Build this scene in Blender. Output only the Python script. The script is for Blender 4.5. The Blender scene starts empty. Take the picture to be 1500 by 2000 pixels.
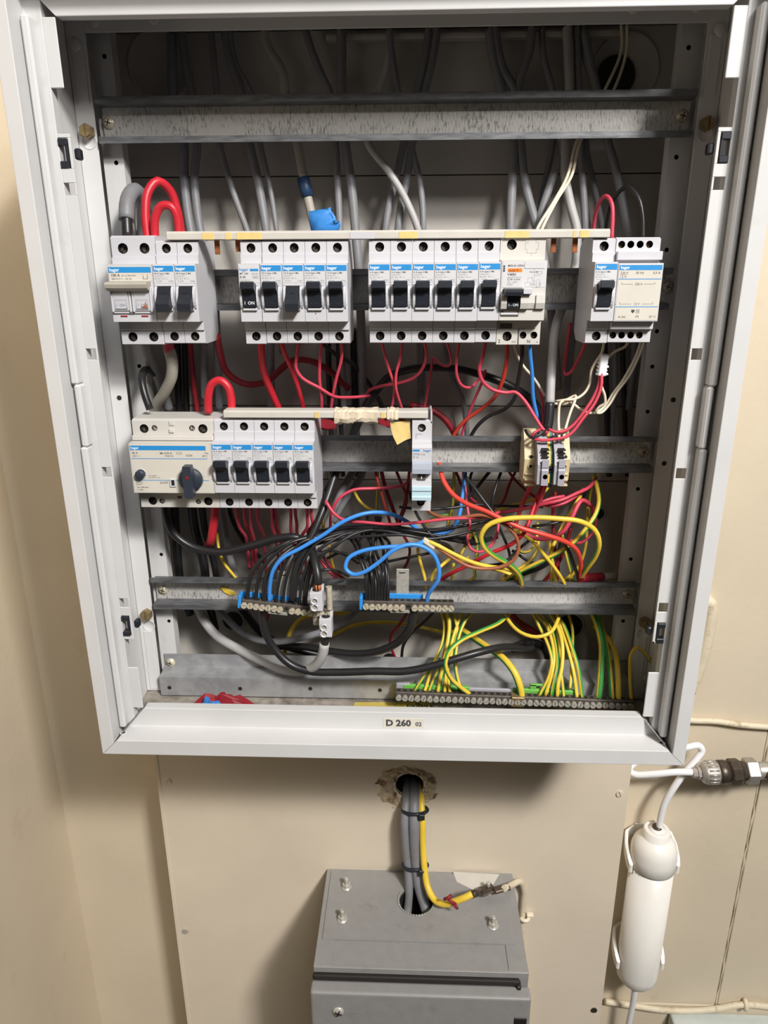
import bpy, bmesh, math, random
from mathutils import Vector, Matrix
random.seed(7)
S = 0.001                       # everything below is written in millimetres
scn = bpy.context.scene
C = scn.collection

# ------------------------------------------------------------------ camera
CAM = dict(x=17.25, y=-661.7, z=13.75, pitch=.3218, yaw=-.0376, roll=-.004, f=1398.4)
_cp, _sp = math.cos(CAM['pitch']), math.sin(CAM['pitch'])
_cy, _sy = math.cos(CAM['yaw']), math.sin(CAM['yaw'])
FWD = Vector((_sy*_cp, _cy*_cp, -_sp)); _R = Vector((_cy, -_sy, 0)); _U = _R.cross(FWD)
_cr, _sr = math.cos(CAM['roll']), math.sin(CAM['roll'])
RGT = _R*_cr + _U*_sr; UPV = -_R*_sr + _U*_cr
CPOS = Vector((CAM['x'], CAM['y'], CAM['z']))
cd = bpy.data.cameras.new('camera'); cam = bpy.data.objects.new('camera', cd); C.objects.link(cam)
cd.sensor_fit = 'VERTICAL'; cd.sensor_height = 24.0; cd.lens = CAM['f']*24.0/2000.0
cd.clip_start = 0.01; cd.clip_end = 50
m = Matrix((RGT, UPV, -FWD)).transposed().to_4x4(); m.translation = CPOS*S
cam.matrix_world = m
scn.camera = cam

# ------------------------------------------------------------------ light
w = bpy.data.worlds.new('room_light'); scn.world = w; w.use_nodes = True
w.node_tree.nodes['Background'].inputs[0].default_value = (1.0, 0.93, 0.84, 1)
w.node_tree.nodes['Background'].inputs[1].default_value = 0.03
def area(name, loc, target, sx, sy, power, col):
    l = bpy.data.lights.new(name, 'AREA'); l.shape = 'RECTANGLE'; l.size = sx; l.size_y = sy
    l.energy = power; l.color = col
    o = bpy.data.objects.new(name, l); C.objects.link(o)
    o.location = Vector(loc)*S
    o.rotation_euler = (Vector(target)-Vector(loc)).to_track_quat('-Z', 'Y').to_euler()
    return o
area('ceiling_lamp', (700, -1280, 830), (0, 60, -300), .26, .18, 10.0, (1.0, .97, .93))
area('ceiling_lamp', (1180, -1800, 1560), (0, 60, -300), .34, .26, 76.0, (1.0, .97, .93))
area('added_fill_panel', (800, -1900, 1750), (0, 100, -450), 1.2, 1.0, 24.0, (.97, .98, 1.0))  # added fill for soft ambient from above, not a known fixture
scn.view_settings.view_transform = 'Standard'; scn.view_settings.look = 'None'
scn.view_settings.exposure = 0.0; scn.view_settings.gamma = 1.0
scn.view_settings.use_curve_mapping = False

# ------------------------------------------------------------------ materials
def srgb(r, g, b):
    f = lambda c: (c/255/12.92 if c/255 <= .04045 else ((c/255+.055)/1.055)**2.4)
    return (f(r), f(g), f(b), 1)
def mat(name, col, rough=.5, metal=0.0, var=.06, vscale=60, bump=0.0, bscale=300, dirt=None, dscale=14, dlo=.55, dhi=.75, stretch=None, spec=.5, coat=0):
    M = bpy.data.materials.new(name); M.use_nodes = True
    nt = M.node_tree; b = nt.nodes['Principled BSDF']
    b.inputs['Roughness'].default_value = rough; b.inputs['Metallic'].default_value = metal
    b.inputs['Specular IOR Level'].default_value = spec
    b.inputs['Coat Weight'].default_value = coat
    c = srgb(*col)
    tc = nt.nodes.new('ShaderNodeTexCoord'); src = tc.outputs['Object']
    if stretch:
        mp = nt.nodes.new('ShaderNodeMapping'); mp.inputs['Scale'].default_value = stretch
        nt.links.new(src, mp.inputs[0]); src = mp.outputs[0]
    n = nt.nodes.new('ShaderNodeTexNoise'); n.inputs['Scale'].default_value = vscale; n.inputs['Detail'].default_value = 5
    nt.links.new(src, n.inputs['Vector'])
    r = nt.nodes.new('ShaderNodeValToRGB')
    r.color_ramp.elements[0].position = .3; r.color_ramp.elements[1].position = .7
    r.color_ramp.elements[0].color = tuple(max(0, x*(1-var*2)) for x in c[:3])+(1,)
    r.color_ramp.elements[1].color = tuple(min(1, x*(1+var)) for x in c[:3])+(1,)
    nt.links.new(n.outputs['Fac'], r.inputs[0]); out = r.outputs[0]
    if dirt:
        n2 = nt.nodes.new('ShaderNodeTexNoise'); n2.inputs['Scale'].default_value = dscale; n2.inputs['Detail'].default_value = 8
        n2.inputs['Roughness'].default_value = .65
        nt.links.new(tc.outputs['Object'], n2.inputs['Vector'])
        r2 = nt.nodes.new('ShaderNodeValToRGB'); r2.color_ramp.elements[0].position = dlo; r2.color_ramp.elements[1].position = dhi
        nt.links.new(n2.outputs['Fac'], r2.inputs[0])
        mx = nt.nodes.new('ShaderNodeMix'); mx.data_type = 'RGBA'
        nt.links.new(r2.outputs[0], mx.inputs['Factor']); nt.links.new(out, mx.inputs[6])
        mx.inputs[7].default_value = srgb(*dirt); out = mx.outputs[2]
    nt.links.new(out, b.inputs['Base Color'])
    if bump:
        n3 = nt.nodes.new('ShaderNodeTexNoise'); n3.inputs['Scale'].default_value = bscale; n3.inputs['Detail'].default_value = 3
        nt.links.new(src, n3.inputs['Vector'])
        bp = nt.nodes.new('ShaderNodeBump'); bp.inputs['Strength'].default_value = bump; bp.inputs['Distance'].default_value = .002
        nt.links.new(n3.outputs['Fac'], bp.inputs['Height']); nt.links.new(bp.outputs[0], b.inputs['Normal'])
    return M
def galv(name, lo, hi, streak=(900, 900, 60), rough=.38, metal=.75, lo_hi=(.56, .86)):
    """galvanised steel: spangle and fine vertical scratches"""
    M = bpy.data.materials.new(name); M.use_nodes = True; nt = M.node_tree; b = nt.nodes['Principled BSDF']
    b.inputs['Metallic'].default_value = metal; b.inputs['Roughness'].default_value = rough
    tc = nt.nodes.new('ShaderNodeTexCoord')
    mp = nt.nodes.new('ShaderNodeMapping'); mp.inputs['Scale'].default_value = streak
    nt.links.new(tc.outputs['Object'], mp.inputs[0])
    n = nt.nodes.new('ShaderNodeTexNoise'); n.inputs['Scale'].default_value = 1; n.inputs['Detail'].default_value = 4
    nt.links.new(mp.outputs[0], n.inputs['Vector'])
    n2 = nt.nodes.new('ShaderNodeTexNoise'); n2.inputs['Scale'].default_value = 25; n2.inputs['Detail'].default_value = 4
    nt.links.new(tc.outputs['Object'], n2.inputs['Vector'])
    ad = nt.nodes.new('ShaderNodeMath'); ad.operation = 'ADD'
    ml = nt.nodes.new('ShaderNodeMath'); ml.operation = 'MULTIPLY'; ml.inputs[1].default_value = .45
    nt.links.new(n2.outputs['Fac'], ml.inputs[0]); nt.links.new(n.outputs['Fac'], ad.inputs[0]); nt.links.new(ml.outputs[0], ad.inputs[1])
    r = nt.nodes.new('ShaderNodeValToRGB'); r.color_ramp.elements[0].position = lo_hi[0]; r.color_ramp.elements[1].position = lo_hi[1]
    r.color_ramp.elements[0].color = srgb(*lo); r.color_ramp.elements[1].color = srgb(*hi)
    nt.links.new(ad.outputs[0], r.inputs[0]); nt.links.new(r.outputs[0], b.inputs['Base Color'])
    bp = nt.nodes.new('ShaderNodeBump'); bp.inputs['Strength'].default_value = .25; bp.inputs['Distance'].default_value = .0006
    nt.links.new(n.outputs['Fac'], bp.inputs['Height']); nt.links.new(bp.outputs[0], b.inputs['Normal'])
    return M
MT = {}
MT['wall'] = mat('wall_paint', (211, 197, 173), .55, var=.03, vscale=8, bump=.12, bscale=120, dirt=(184, 164, 130), dscale=9, dlo=.62, dhi=.9)
MT['board'] = mat('board_paint', (219, 205, 184), .5, var=.03, vscale=10, bump=.08, bscale=90, dirt=(190, 172, 144), dscale=12, dlo=.66, dhi=.9)
MT['enamel'] = mat('white_enamel', (206, 205, 204), .38, var=.02, vscale=20, dirt=(184, 179, 172), dscale=18, dlo=.62, dhi=.9)
MT['inner'] = mat('grey_white_enamel', (208, 207, 206), .42, var=.02, vscale=20, dirt=(170, 164, 154), dscale=16, dlo=.6, dhi=.9)
MT['back'] = mat('back_panel_paint', (184, 179, 172), .5, var=.04, vscale=14, dirt=(140, 131, 120), dscale=12, dlo=.55, dhi=.85)
MT['floor'] = mat('dusty_floor_paint', (150, 142, 132), .8, var=.12, vscale=120, dirt=(88, 80, 70), dscale=40, dlo=.5, dhi=.7)
MT['rail'] = galv('galvanised_rail_shaded', (94, 95, 98), (124, 125, 127), (60, 300, 300), rough=.42, metal=.45)  # same steel as the web, darkened to carry the shade on the lips
MT['railweb'] = galv('scratched_galvanised_web_lit', (96, 94, 92), (204, 201, 196), (900, 900, 220), rough=.4, metal=.3, lo_hi=(.44, .72))  # same steel, base brightened to carry the light reflected by the web
MT['strip'] = galv('galvanised_strip', (150, 150, 152), (168, 168, 168), (90, 90, 90), rough=.5, metal=.3)
MT['plastic'] = mat('white_plastic', (200, 199, 203), .42, var=.015, vscale=40)
MT['oldplastic'] = mat('aged_white_plastic', (203, 199, 192), .45, var=.02, vscale=40, dirt=(205, 180, 140), dscale=60, dlo=.68, dhi=.9)
MT['cream'] = mat('cream_plastic', (202, 197, 188), .5, var=.03, vscale=60, dirt=(192, 182, 166), dscale=40, dlo=.6, dhi=.85)
MT['label'] = mat('paper_label', (206, 205, 206), .6, var=.01)
MT['cardlabel'] = mat('cream_card_label', (208, 202, 190), .6, var=.02)
MT['blueband'] = mat('blue_print', (38, 138, 205), .5, var=.01)
MT['whiteink'] = mat('white_print', (232, 238, 242), .6, var=.0)
MT['ink'] = mat('black_print', (62, 62, 66), .7, var=.0)
MT['greyink'] = mat('grey_print', (140, 140, 144), .7, var=.0)
MT['orange'] = mat('orange_print', (242, 128, 30), .5, var=.0)
MT['toggle'] = mat('navy_black_plastic', (36, 39, 46), .35, var=.05)
MT['navy'] = mat('dark_blue_grey_plastic', (48, 54, 66), .38, var=.04)
MT['dark'] = mat('dark_recess_shade', (30, 26, 22), .7, var=.05)  # near-black colour standing in for shade inside holes, slots and gaps
MT['brass'] = mat('dull_brass', (146, 128, 92), .38, metal=.5, var=.12, vscale=300)
MT['steel'] = mat('zinc_steel', (192, 188, 178), .35, metal=.3, var=.1, vscale=300)
MT['nickel'] = mat('tarnished_nickel', (206, 196, 174), .38, metal=.25, var=.12, vscale=220)
MT['bar'] = mat('tarnished_bar', (92, 85, 78), .5, metal=.2, var=.15, vscale=200)
MT['copper'] = mat('copper', (172, 104, 66), .4, metal=.4, var=.15, vscale=400)
MT['blueclip'] = mat('blue_plastic', (48, 146, 224), .4, var=.03)
MT['greenclip'] = mat('green_plastic', (104, 178, 72), .45, var=.05)
MT['terminal'] = mat('grey_terminal_plastic', (162, 160, 168), .45, var=.02)
MT['beige'] = mat('beige_terminal_plastic', (206, 188, 148), .5, var=.03)
MT['tgreen'] = mat('terminal_green', (36, 106, 74), .45, var=.03)
MT['tyellow'] = mat('terminal_yellow', (232, 176, 60), .45, var=.03)
MT['clear'] = mat('smoky_clear_plastic', (150, 150, 140), .3, var=.05)
MT['paleblue'] = mat('pale_blue_plastic', (190, 216, 226), .25, var=.02)
MT['greycover'] = mat('mid_grey_plastic', (166, 172, 184), .4, var=.02)
MT['bluetape'] = mat('blue_tape', (56, 136, 212), .5, var=.08, vscale=60, bump=.2, bscale=120)
MT['darkbluetape'] = mat('dark_blue_tape', (34, 62, 96), .5, var=.08)
MT['masktape'] = mat('masking_tape', (226, 212, 186), .65, var=.05, vscale=80, bump=.2, bscale=150)
MT['yellowtape'] = mat('yellowed_tape', (226, 198, 128), .6, var=.08, vscale=90)
MT['redtape_shadered'] = mat('red_tape_and_shaded_wire', (142, 27, 40), .5, var=.1, vscale=60, bump=.2, bscale=120)  # tape red, darkened to put shade into the red wires lying behind
MT['grey'] = mat('grey_cable_sheath', (128, 128, 132), .5, var=.06, vscale=60, dirt=(108, 102, 94), dscale=30, dlo=.5, dhi=.8)
MT['palegrey'] = mat('pale_grey_cable_sheath', (176, 174, 172), .5, var=.04, vscale=60)
MT['beigegrey'] = mat('beige_grey_cable_sheath', (170, 164, 152), .55, var=.05, vscale=60)
MT['black'] = mat('black_cable_sheath', (36, 35, 36), .38, var=.08, vscale=60)
MT['red'] = mat('red_insulation', (198, 38, 52), .4, var=.05, vscale=60)
MT['pink'] = mat('faded_red_insulation', (200, 66, 86), .45, var=.05, vscale=60)
MT['orangered'] = mat('orange_red_insulation', (220, 70, 56), .38, var=.04, vscale=60)
MT['rust'] = mat('rust_red_insulation', (196, 62, 46), .42, var=.05, vscale=60)
MT['blue'] = mat('blue_insulation', (64, 142, 226), .4, var=.03, vscale=60)
MT['brown'] = mat('brown_insulation', (156, 92, 62), .45, var=.06, vscale=60)
MT['wcream'] = mat('cream_insulation', (226, 214, 190), .5, var=.04, vscale=60)
MT['yel'] = mat('yellow_insulation', (230, 196, 66), .42, var=.05, vscale=60)
MT['grn'] = mat('green_insulation', (64, 150, 66), .42, var=.05, vscale=60)
MT['white'] = mat('white_tube_plastic', (234, 234, 236), .35, var=.01)
MT['filter'] = mat('white_filter_plastic', (234, 230, 222), .3, var=.01, dirt=(196, 186, 170), dscale=50, dlo=.7, dhi=.9)
MT['greybox'] = mat('grey_box_paint', (142, 140, 138), .42, var=.03, vscale=90, dirt=(112, 106, 98), dscale=30, dlo=.6, dhi=.85)
MT['gasket'] = mat('black_rubber', (30, 27, 25), .6, var=.1)
MT['plaster'] = mat('broken_plaster', (196, 180, 150), .9, var=.15, vscale=150, bump=.6, bscale=260, dirt=(112, 80, 46), dscale=60, dlo=.53, dhi=.64)
MT['chrome'] = mat('chrome', (186, 180, 172), .42, metal=.6, var=.06, vscale=200)
MT['gunmetal'] = mat('dark_bronze', (92, 82, 72), .4, metal=.7, var=.12, vscale=200)
MT['palebox'] = mat('pale_grey_plastic', (196, 202, 196), .45, var=.02)
MT['paintcable'] = mat('cream_painted_cable', (214, 202, 176), .55, var=.05, vscale=60, dirt=(160, 140, 108), dscale=60, dlo=.55, dhi=.75)
MT['yellowlabel'] = mat('old_yellow_label', (196, 174, 84), .7, var=.1, vscale=60, dirt=(120, 104, 60), dscale=80, dlo=.6, dhi=.75)

# ------------------------------------------------------------------ helpers
def at(px, py, Y):
    d = FWD*CAM['f'] + RGT*(px-750) + UPV*(1000-py)
    return CPOS + d*((Y-CPOS.y)/d.y)
def atz(px, py, Z):
    d = FWD*CAM['f'] + RGT*(px-750) + UPV*(1000-py)
    return CPOS + d*((Z-CPOS.z)/d.z)
def link(name, bm, mats, parent=None, loc=(0, 0, 0), smooth=None):
    me = bpy.data.meshes.new(name)
    bmesh.ops.recalc_face_normals(bm, faces=bm.faces[:])
    bm.to_mesh(me); bm.free()
    me.transform(Matrix.Scale(S, 4))
    for k in (mats if isinstance(mats, (list, tuple)) else [mats]): me.materials.append(MT[k])
    if smooth:
        for p in me.polygons: p.use_smooth = True
    o = bpy.data.objects.new(name, me); C.objects.link(o)
    o.location = Vector(loc)*S
    if parent: o.parent = parent
    return o
def tag(o, label, cat, group=None):
    o['label'] = label; o['category'] = cat
    if group: o['group'] = group
    return o
def thing(name, label, cat, loc=(0, 0, 0), group=None):
    o = bpy.data.objects.new(name, None); C.objects.link(o); o.location = Vector(loc)*S
    o.empty_display_size = .01
    return tag(o, label, cat, group)
def struct(o): o['kind'] = 'structure'; return o
def dup(o, parent=None, loc=None):
    c = o.copy(); C.objects.link(c); c.parent = parent
    if loc is not None: c.location = Vector(loc)*S
    for ch in list(o.children): dup(ch, c)
    return c
def B(): return bmesh.new()
def box(bm, x0, x1, y0, y1, z0, z1, bev=0, mi=0, rot=None, seg=1):
    """bevelled block; rot=(axis, angle) about its centre"""
    n0 = len(bm.verts)
    r = bmesh.ops.create_cube(bm, size=1)
    vs = r['verts']
    M = Matrix.Translation(((x0+x1)/2, (y0+y1)/2, (z0+z1)/2))
    if rot: M = M @ Matrix.Rotation(rot[1], 4, rot[0])
    M = M @ Matrix.Diagonal((abs(x1-x0), abs(y1-y0), abs(z1-z0), 1))
    bmesh.ops.transform(bm, matrix=M, verts=vs)
    fs = {f for v in vs for f in v.link_faces}
    for f in fs: f.material_index = mi
    if bev:
        es = list({e for v in vs for e in v.link_edges})
        g = bmesh.ops.bevel(bm, geom=es, offset=bev, segments=seg, affect='EDGES', profile=.5)
        for f in g['faces']: f.material_index = mi
def prism(bm, pts, x0, x1, axis='X', mi=0, skip=()):
    """pts: (a,b) polygon; axis X: (y,z), Y: (x,z), Z: (x,y)"""
    def v(a, b, t):
        return {'X': (t, a, b), 'Y': (a, t, b), 'Z': (a, b, t)}[axis]
    A = [bm.verts.new(v(a, b, x0)) for a, b in pts]; Bv = [bm.verts.new(v(a, b, x1)) for a, b in pts]
    n = len(pts); fs = [bm.faces.new(A), bm.faces.new(Bv[::-1])]
    for i in range(n):
        if i in skip: continue
        fs.append(bm.faces.new((A[i], A[(i+1) % n], Bv[(i+1) % n], Bv[i])))
    for f in fs: f.material_index = mi
    return fs
def cyl(bm, p0, p1, r0, r1=None, n=14, mi=0, caps=True, smooth=True):
    r1 = r0 if r1 is None else r1
    p0 = Vector(p0); p1 = Vector(p1); d = (p1-p0).normalized()
    a = d.orthogonal().normalized(); b = d.cross(a)
    A = [bm.verts.new(p0+(a*math.cos(t)+b*math.sin(t))*r0) for t in [2*math.pi*i/n for i in range(n)]]
    Bv = [bm.verts.new(p1+(a*math.cos(t)+b*math.sin(t))*r1) for t in [2*math.pi*i/n for i in range(n)]]
    for i in range(n):
        f = bm.faces.new((A[i], A[(i+1) % n], Bv[(i+1) % n], Bv[i])); f.material_index = mi; f.smooth = smooth
    if caps:
        for L in (A[::-1], Bv):
            f = bm.faces.new(L); f.material_index = mi
def lathe(bm, prof, p0, axis, n=24, mi=0):
    """prof: (dist along axis, radius)"""
    p0 = Vector(p0); d = Vector(axis).normalized(); a = d.orthogonal().normalized(); b = d.cross(a)
    rings = [[bm.verts.new(p0+d*h+(a*math.cos(2*math.pi*i/n)+b*math.sin(2*math.pi*i/n))*max(r, .01)) for i in range(n)] for h, r in prof]
    for R0, R1 in zip(rings, rings[1:]):
        for i in range(n):
            f = bm.faces.new((R0[i], R0[(i+1) % n], R1[(i+1) % n], R1[i])); f.smooth = n > 8; f.material_index = mi
    for L in (rings[0][::-1], rings[-1]):
        f = bm.faces.new(L); f.material_index = mi
def holed(bm, x0, x1, z0, z1, y, cx, cz, r, depth, n=14, mi=0, mh=1):
    """plate facing -Y with a round recess at (cx, cz)"""
    ang = [2*math.pi*i/n for i in range(n)] + [math.atan2(z-cz, x-cx) % (2*math.pi) for x in (x0, x1) for z in (z0, z1)]
    ang = sorted(set(round(a, 6) for a in ang))
    def edge(a):
        c, s = math.cos(a), math.sin(a); t = 1e9
        if c > 1e-9: t = min(t, (x1-cx)/c)
        if c < -1e-9: t = min(t, (x0-cx)/c)
        if s > 1e-9: t = min(t, (z1-cz)/s)
        if s < -1e-9: t = min(t, (z0-cz)/s)
        return (cx+c*t, y, cz+s*t)
    E_ = [bm.verts.new(edge(a)) for a in ang]
    R_ = [bm.verts.new((cx+r*math.cos(a), y, cz+r*math.sin(a))) for a in ang]
    D_ = [bm.verts.new((cx+r*math.cos(a), y+depth, cz+r*math.sin(a))) for a in ang]
    k = len(ang)
    for i in range(k):
        j = (i+1) % k
        bm.faces.new((E_[i], E_[j], R_[j], R_[i])).material_index = mi
        bm.faces.new((R_[i], R_[j], D_[j], D_[i])).material_index = mh
    bm.faces.new(D_).material_index = mh
_tc = {}
def text(bm, s, x, z, y, h, mi=0, anchor='L', bold=0.0, squeeze=1.0, flip=False):
    """flat lettering facing -Y, cap height h, laid .05 proud"""
    key = (s, bold)
    if key not in _tc:
        cu = bpy.data.curves.new('t', 'FONT'); cu.body = s; cu.size = 1; cu.resolution_u = 2; cu.offset = bold; cu.fill_mode = 'FRONT'
        ob = bpy.data.objects.new('t', cu); C.objects.link(ob)
        dg = bpy.context.evaluated_depsgraph_get(); me = bpy.data.meshes.new_from_object(ob.evaluated_get(dg))
        V = [v.co.copy() for v in me.vertices]; F = [list(p.vertices) for p in me.polygons]
        bpy.data.objects.remove(ob); bpy.data.curves.remove(cu); bpy.data.meshes.remove(me)
        _tc[key] = (V, F)
    V, F = _tc[key]
    if not V: return
    k = h/.69; wd = max(v.x for v in V)*k*squeeze
    ox = x - (wd if anchor == 'R' else wd/2 if anchor == 'C' else 0)
    sg = -1 if flip else 1
    if flip: ox = x + (wd if anchor == 'L' else wd/2 if anchor == 'C' else 0)
    vs = [bm.verts.new((ox+sg*v.x*k*squeeze, y, z+sg*v.y*k)) for v in V]
    for f in F:
        try: bm.faces.new([vs[i] for i in f]).material_index = mi
        except ValueError: pass
def spline(P, step=4.0):
    P = [Vector(p) for p in P]
    if len(P) == 2: P = [P[0], P[0].lerp(P[1], .5), P[1]]
    Q = [P[0]*2-P[1]]+P+[P[-1]*2-P[-2]]; out = []
    for i in range(1, len(Q)-2):
        p0, p1, p2, p3 = Q[i-1:i+3]
        # centripetal parametrisation
        t0 = 0; t1 = t0+max((p1-p0).length, 1e-3)**.5; t2 = t1+max((p2-p1).length, 1e-3)**.5; t3 = t2+max((p3-p2).length, 1e-3)**.5
        n = max(3, int((p2-p1).length/step))
        for j in range(n):
            t = t1+(t2-t1)*j/n
            A1 = p0*((t1-t)/(t1-t0))+p1*((t-t0)/(t1-t0)); A2 = p1*((t2-t)/(t2-t1))+p2*((t-t1)/(t2-t1)); A3 = p2*((t3-t)/(t3-t2))+p3*((t-t2)/(t3-t2))
            B1 = A1*((t2-t)/(t2-t0))+A2*((t-t0)/(t2-t0)); B2 = A2*((t3-t)/(t3-t1))+A3*((t-t1)/(t3-t1))
            out.append(B1*((t2-t)/(t2-t1))+B2*((t-t1)/(t2-t1)))
    out.append(P[-1]); return out
def sweep(bm, path, rad, n=10, stripe=None, phase=0.0, twist=0.0, mi=0):
    """tube along path; rad may be a function of 0..1; stripe = number of sides in the second colour"""
    N = len(path); L = [0]
    for a, b in zip(path, path[1:]): L.append(L[-1]+(b-a).length)
    T = [(path[min(i+1, N-1)]-path[max(i-1, 0)]).normalized() for i in range(N)]
    ref = Vector((0, -1, 0)); a = ref - T[0]*ref.dot(T[0])
    if a.length < .1: a = T[0].orthogonal()
    a.normalize(); rings = []
    for i in range(N):
        a = a - T[i]*a.dot(T[i]); a.normalize(); b = T[i].cross(a)
        r = rad(L[i]/L[-1]) if callable(rad) else rad
        ph = phase+twist*L[i]
        rings.append([bm.verts.new(path[i]+(a*math.cos(2*math.pi*k/n+ph)+b*math.sin(2*math.pi*k/n+ph))*r) for k in range(n)])
    for i in range(N-1):
        for k in range(n):
            f = bm.faces.new((rings[i][k], rings[i][(k+1) % n], rings[i+1][(k+1) % n], rings[i+1][k]))
            f.smooth = True; f.material_index = (1 if stripe and k < stripe else mi)
    bm.faces.new(rings[0][::-1]).material_index = mi; bm.faces.new(rings[-1]).material_index = mi
def pts(L):
    return [at(p[0], p[1], p[2]) for p in L]
def wire(name, label, cat, group, colour, width, L, world=None, **kw):
    """one cable: width in mm, L = picture points with their own depth"""
    P = spline(world if world else pts(L))
    for p in P: p.z = min(p.z, 214.0)               # the cabinet roof
    o0 = P[0].copy()
    bm = B()
    if colour == 'yg':
        sweep(bm, [p-o0 for p in P], width/2, n=12, stripe=kw.get('stripe', 4), phase=kw.get('phase', .3), twist=kw.get('twist', .002))
        mats = ['yel', 'grn']
    else:
        sweep(bm, [p-o0 for p in P], width/2, n=kw.get('n', 10)); mats = [colour]
    return tag(link(name, bm, mats, None, o0), label, cat, group)
def attach(o, parent):
    """make a finished object a part of another thing, where it stands"""
    o.parent = parent; o.location = o.location-parent.location
    for k in ('category', 'group'):
        if k in o.keys(): del o[k]
    return o
def half_screw(bm, c, r, h, ang=0.6, mi=0, n=10, gap=.5):
    """slotted screw head facing -Y: two half discs with an open slot over a thin base"""
    c = Vector(c); ca, sa = math.cos(ang), math.sin(ang)
    for s in (1, -1):
        P = []
        for i in range(n+1):
            t = math.pi*i/n; u = r*math.cos(t); v = s*max(r*math.sin(t), gap)
            P.append((c.x+u*ca-v*sa, c.z+u*sa+v*ca))
        Q = [P[0]]
        for q in P[1:]:
            if (Vector(q)-Vector(Q[-1])).length > 1e-4: Q.append(q)
        prism(bm, Q, c.y-h, c.y, 'Y', mi)
    cyl(bm, (c.x, c.y, c.z), (c.x, c.y+h*.8, c.z), r*.98, n=12, mi=mi)
def part(parent, name, bm, mats, smooth=None, top=None):
    """bm in scene millimetres; parent may stand anywhere (top = the outermost parent for sub-parts)"""
    o = link(name, bm, mats, parent, (0, 0, 0), smooth)
    w0 = Vector((0, 0, 0)); p = parent
    while p is not None: w0 += p.location; p = p.parent
    o.location = -w0
    return o

# ================================================================== setting
WY, BY = 150, 80                      # wall plane, face of the mounting board
cx0 = at(137, 1650, WY).x
bm = B(); box(bm, cx0-10, cx0, -500, WY+40, -1500, 700); struct(link('wall_left', bm, 'wall'))
bm = B(); box(bm, cx0, 290, WY, WY+40, -1500, 700); struct(link('wall_back', bm, 'wall'))
wr = bpy.data.objects.new('wall_right', None); C.objects.link(wr); wr['kind'] = 'structure'
bm = B(); box(bm, 290, 900, WY+4, WY+40, -1500, 700); link('wall_core', bm, 'plaster', wr)
jx = at(1450, 1700, WY).x
for a, b, z0, z1 in ((291, jx-2.0, -1040, 700), (jx+2.0, 900, -1040, 700), (291, 900, -1500, -1043)):
    bm = B(); box(bm, a, b, WY, WY+6, z0, z1, .8); link('panel', bm, 'wall', wr)

# mounting board under the cabinet, with the broken cable hole
HX, HZ = 20.0, -594.0
board = thing('mounting_board', 'cream painted board behind the open cabinet, with a broken cable hole', 'board', (-4, BY, -1500))
bm = B()
x0, x1, z0, z1 = -299.0, 291.0, -1500.0, 440.0
holed(bm, HX-60, HX+60, HZ-60, HZ+60, BY, HX, HZ, 18, 60, n=22)
for a, b, c, d in ((x0, HX-60, z0, z1), (HX+60, x1, z0, z1), (HX-60, HX+60, z0, HZ-60), (HX-60, HX+60, HZ+60, z1)):
    f = bm.faces.new([bm.verts.new(v) for v in ((a, BY, c), (b, BY, c), (b, BY, d), (a, BY, d))])
for x in (x0, x1):
    bm.faces.new([bm.verts.new(v) for v in ((x, BY, z0), (x, BY, z1), (x, WY-.5, z1), (x, WY-.5, z0))])
bmesh.ops.remove_doubles(bm, verts=bm.verts[:], dist=.001)
part(board, 'panel', bm, ['board', 'dark'])
bm = B(); prism(bm, [(x0-.4, BY-.6), (x0+3.5, BY-.6), (x0+5, BY+1), (x0-.4, BY+1)], z0, z1, 'Z'); part(board, 'edge_strip', bm, 'board')
for px, py, mt in ((328, 1525, 'board'), (362, 1818, 'beigegrey'), (1210, 1550, 'board'), (1160, 1972, 'gunmetal')):
    p = at(px, py, BY); bm = B(); half_screw(bm, (p.x, BY-.2, p.z), 4.2, 1.4, random.random()*3, n=8); part(board, 'screw', bm, mt)
# crumbled plaster round the hole
bm = B(); rng = random.Random(3); n = 44; R = []
for k in range(7):
    ring = []
    for i in range(n):
        a = 2*math.pi*i/n
        out = 15+12*max(0, math.cos(a-3.3))+5*max(0, math.cos(a+.3))+rng.uniform(-2.5, 2.5)
        rr = 17.2+out*(k/6)+(0 if k in (0, 6) else rng.uniform(-1.4, 1.4))
        h = (-3.0, .6, 1.8, 1.6, 1.2, .5, -.3)[k]+(rng.uniform(-1.1, 1.3) if 0 < k < 6 else 0)
        ring.append(bm.verts.new((HX+rr*math.cos(a), BY-h, HZ+rr*math.sin(a)*.95)))
    R.append(ring)
for r0_, r1_ in zip(R, R[1:]):
    for i in range(n): bm.faces.new((r0_[i], r0_[(i+1) % n], r1_[(i+1) % n], r1_[i]))
for k in range(34):
    a = rng.uniform(2.2, 4.6) if k < 26 else rng.uniform(-.9, .6); rr = rng.uniform(18, 40 if k < 26 else 26); s_ = rng.uniform(.8, 2.8)
    bmesh.ops.create_icosphere(bm, subdivisions=1, radius=s_, matrix=Matrix.Translation((HX+rr*math.cos(a), BY-rng.uniform(0, 2.0), HZ+rr*math.sin(a)))@Matrix.Rotation(rng.random()*3, 4, 'X')@Matrix.Diagonal((1, .6, rng.uniform(.6, 1.2), 1)))
part(board, 'crumbled_plaster', bm, 'plaster')

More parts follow.
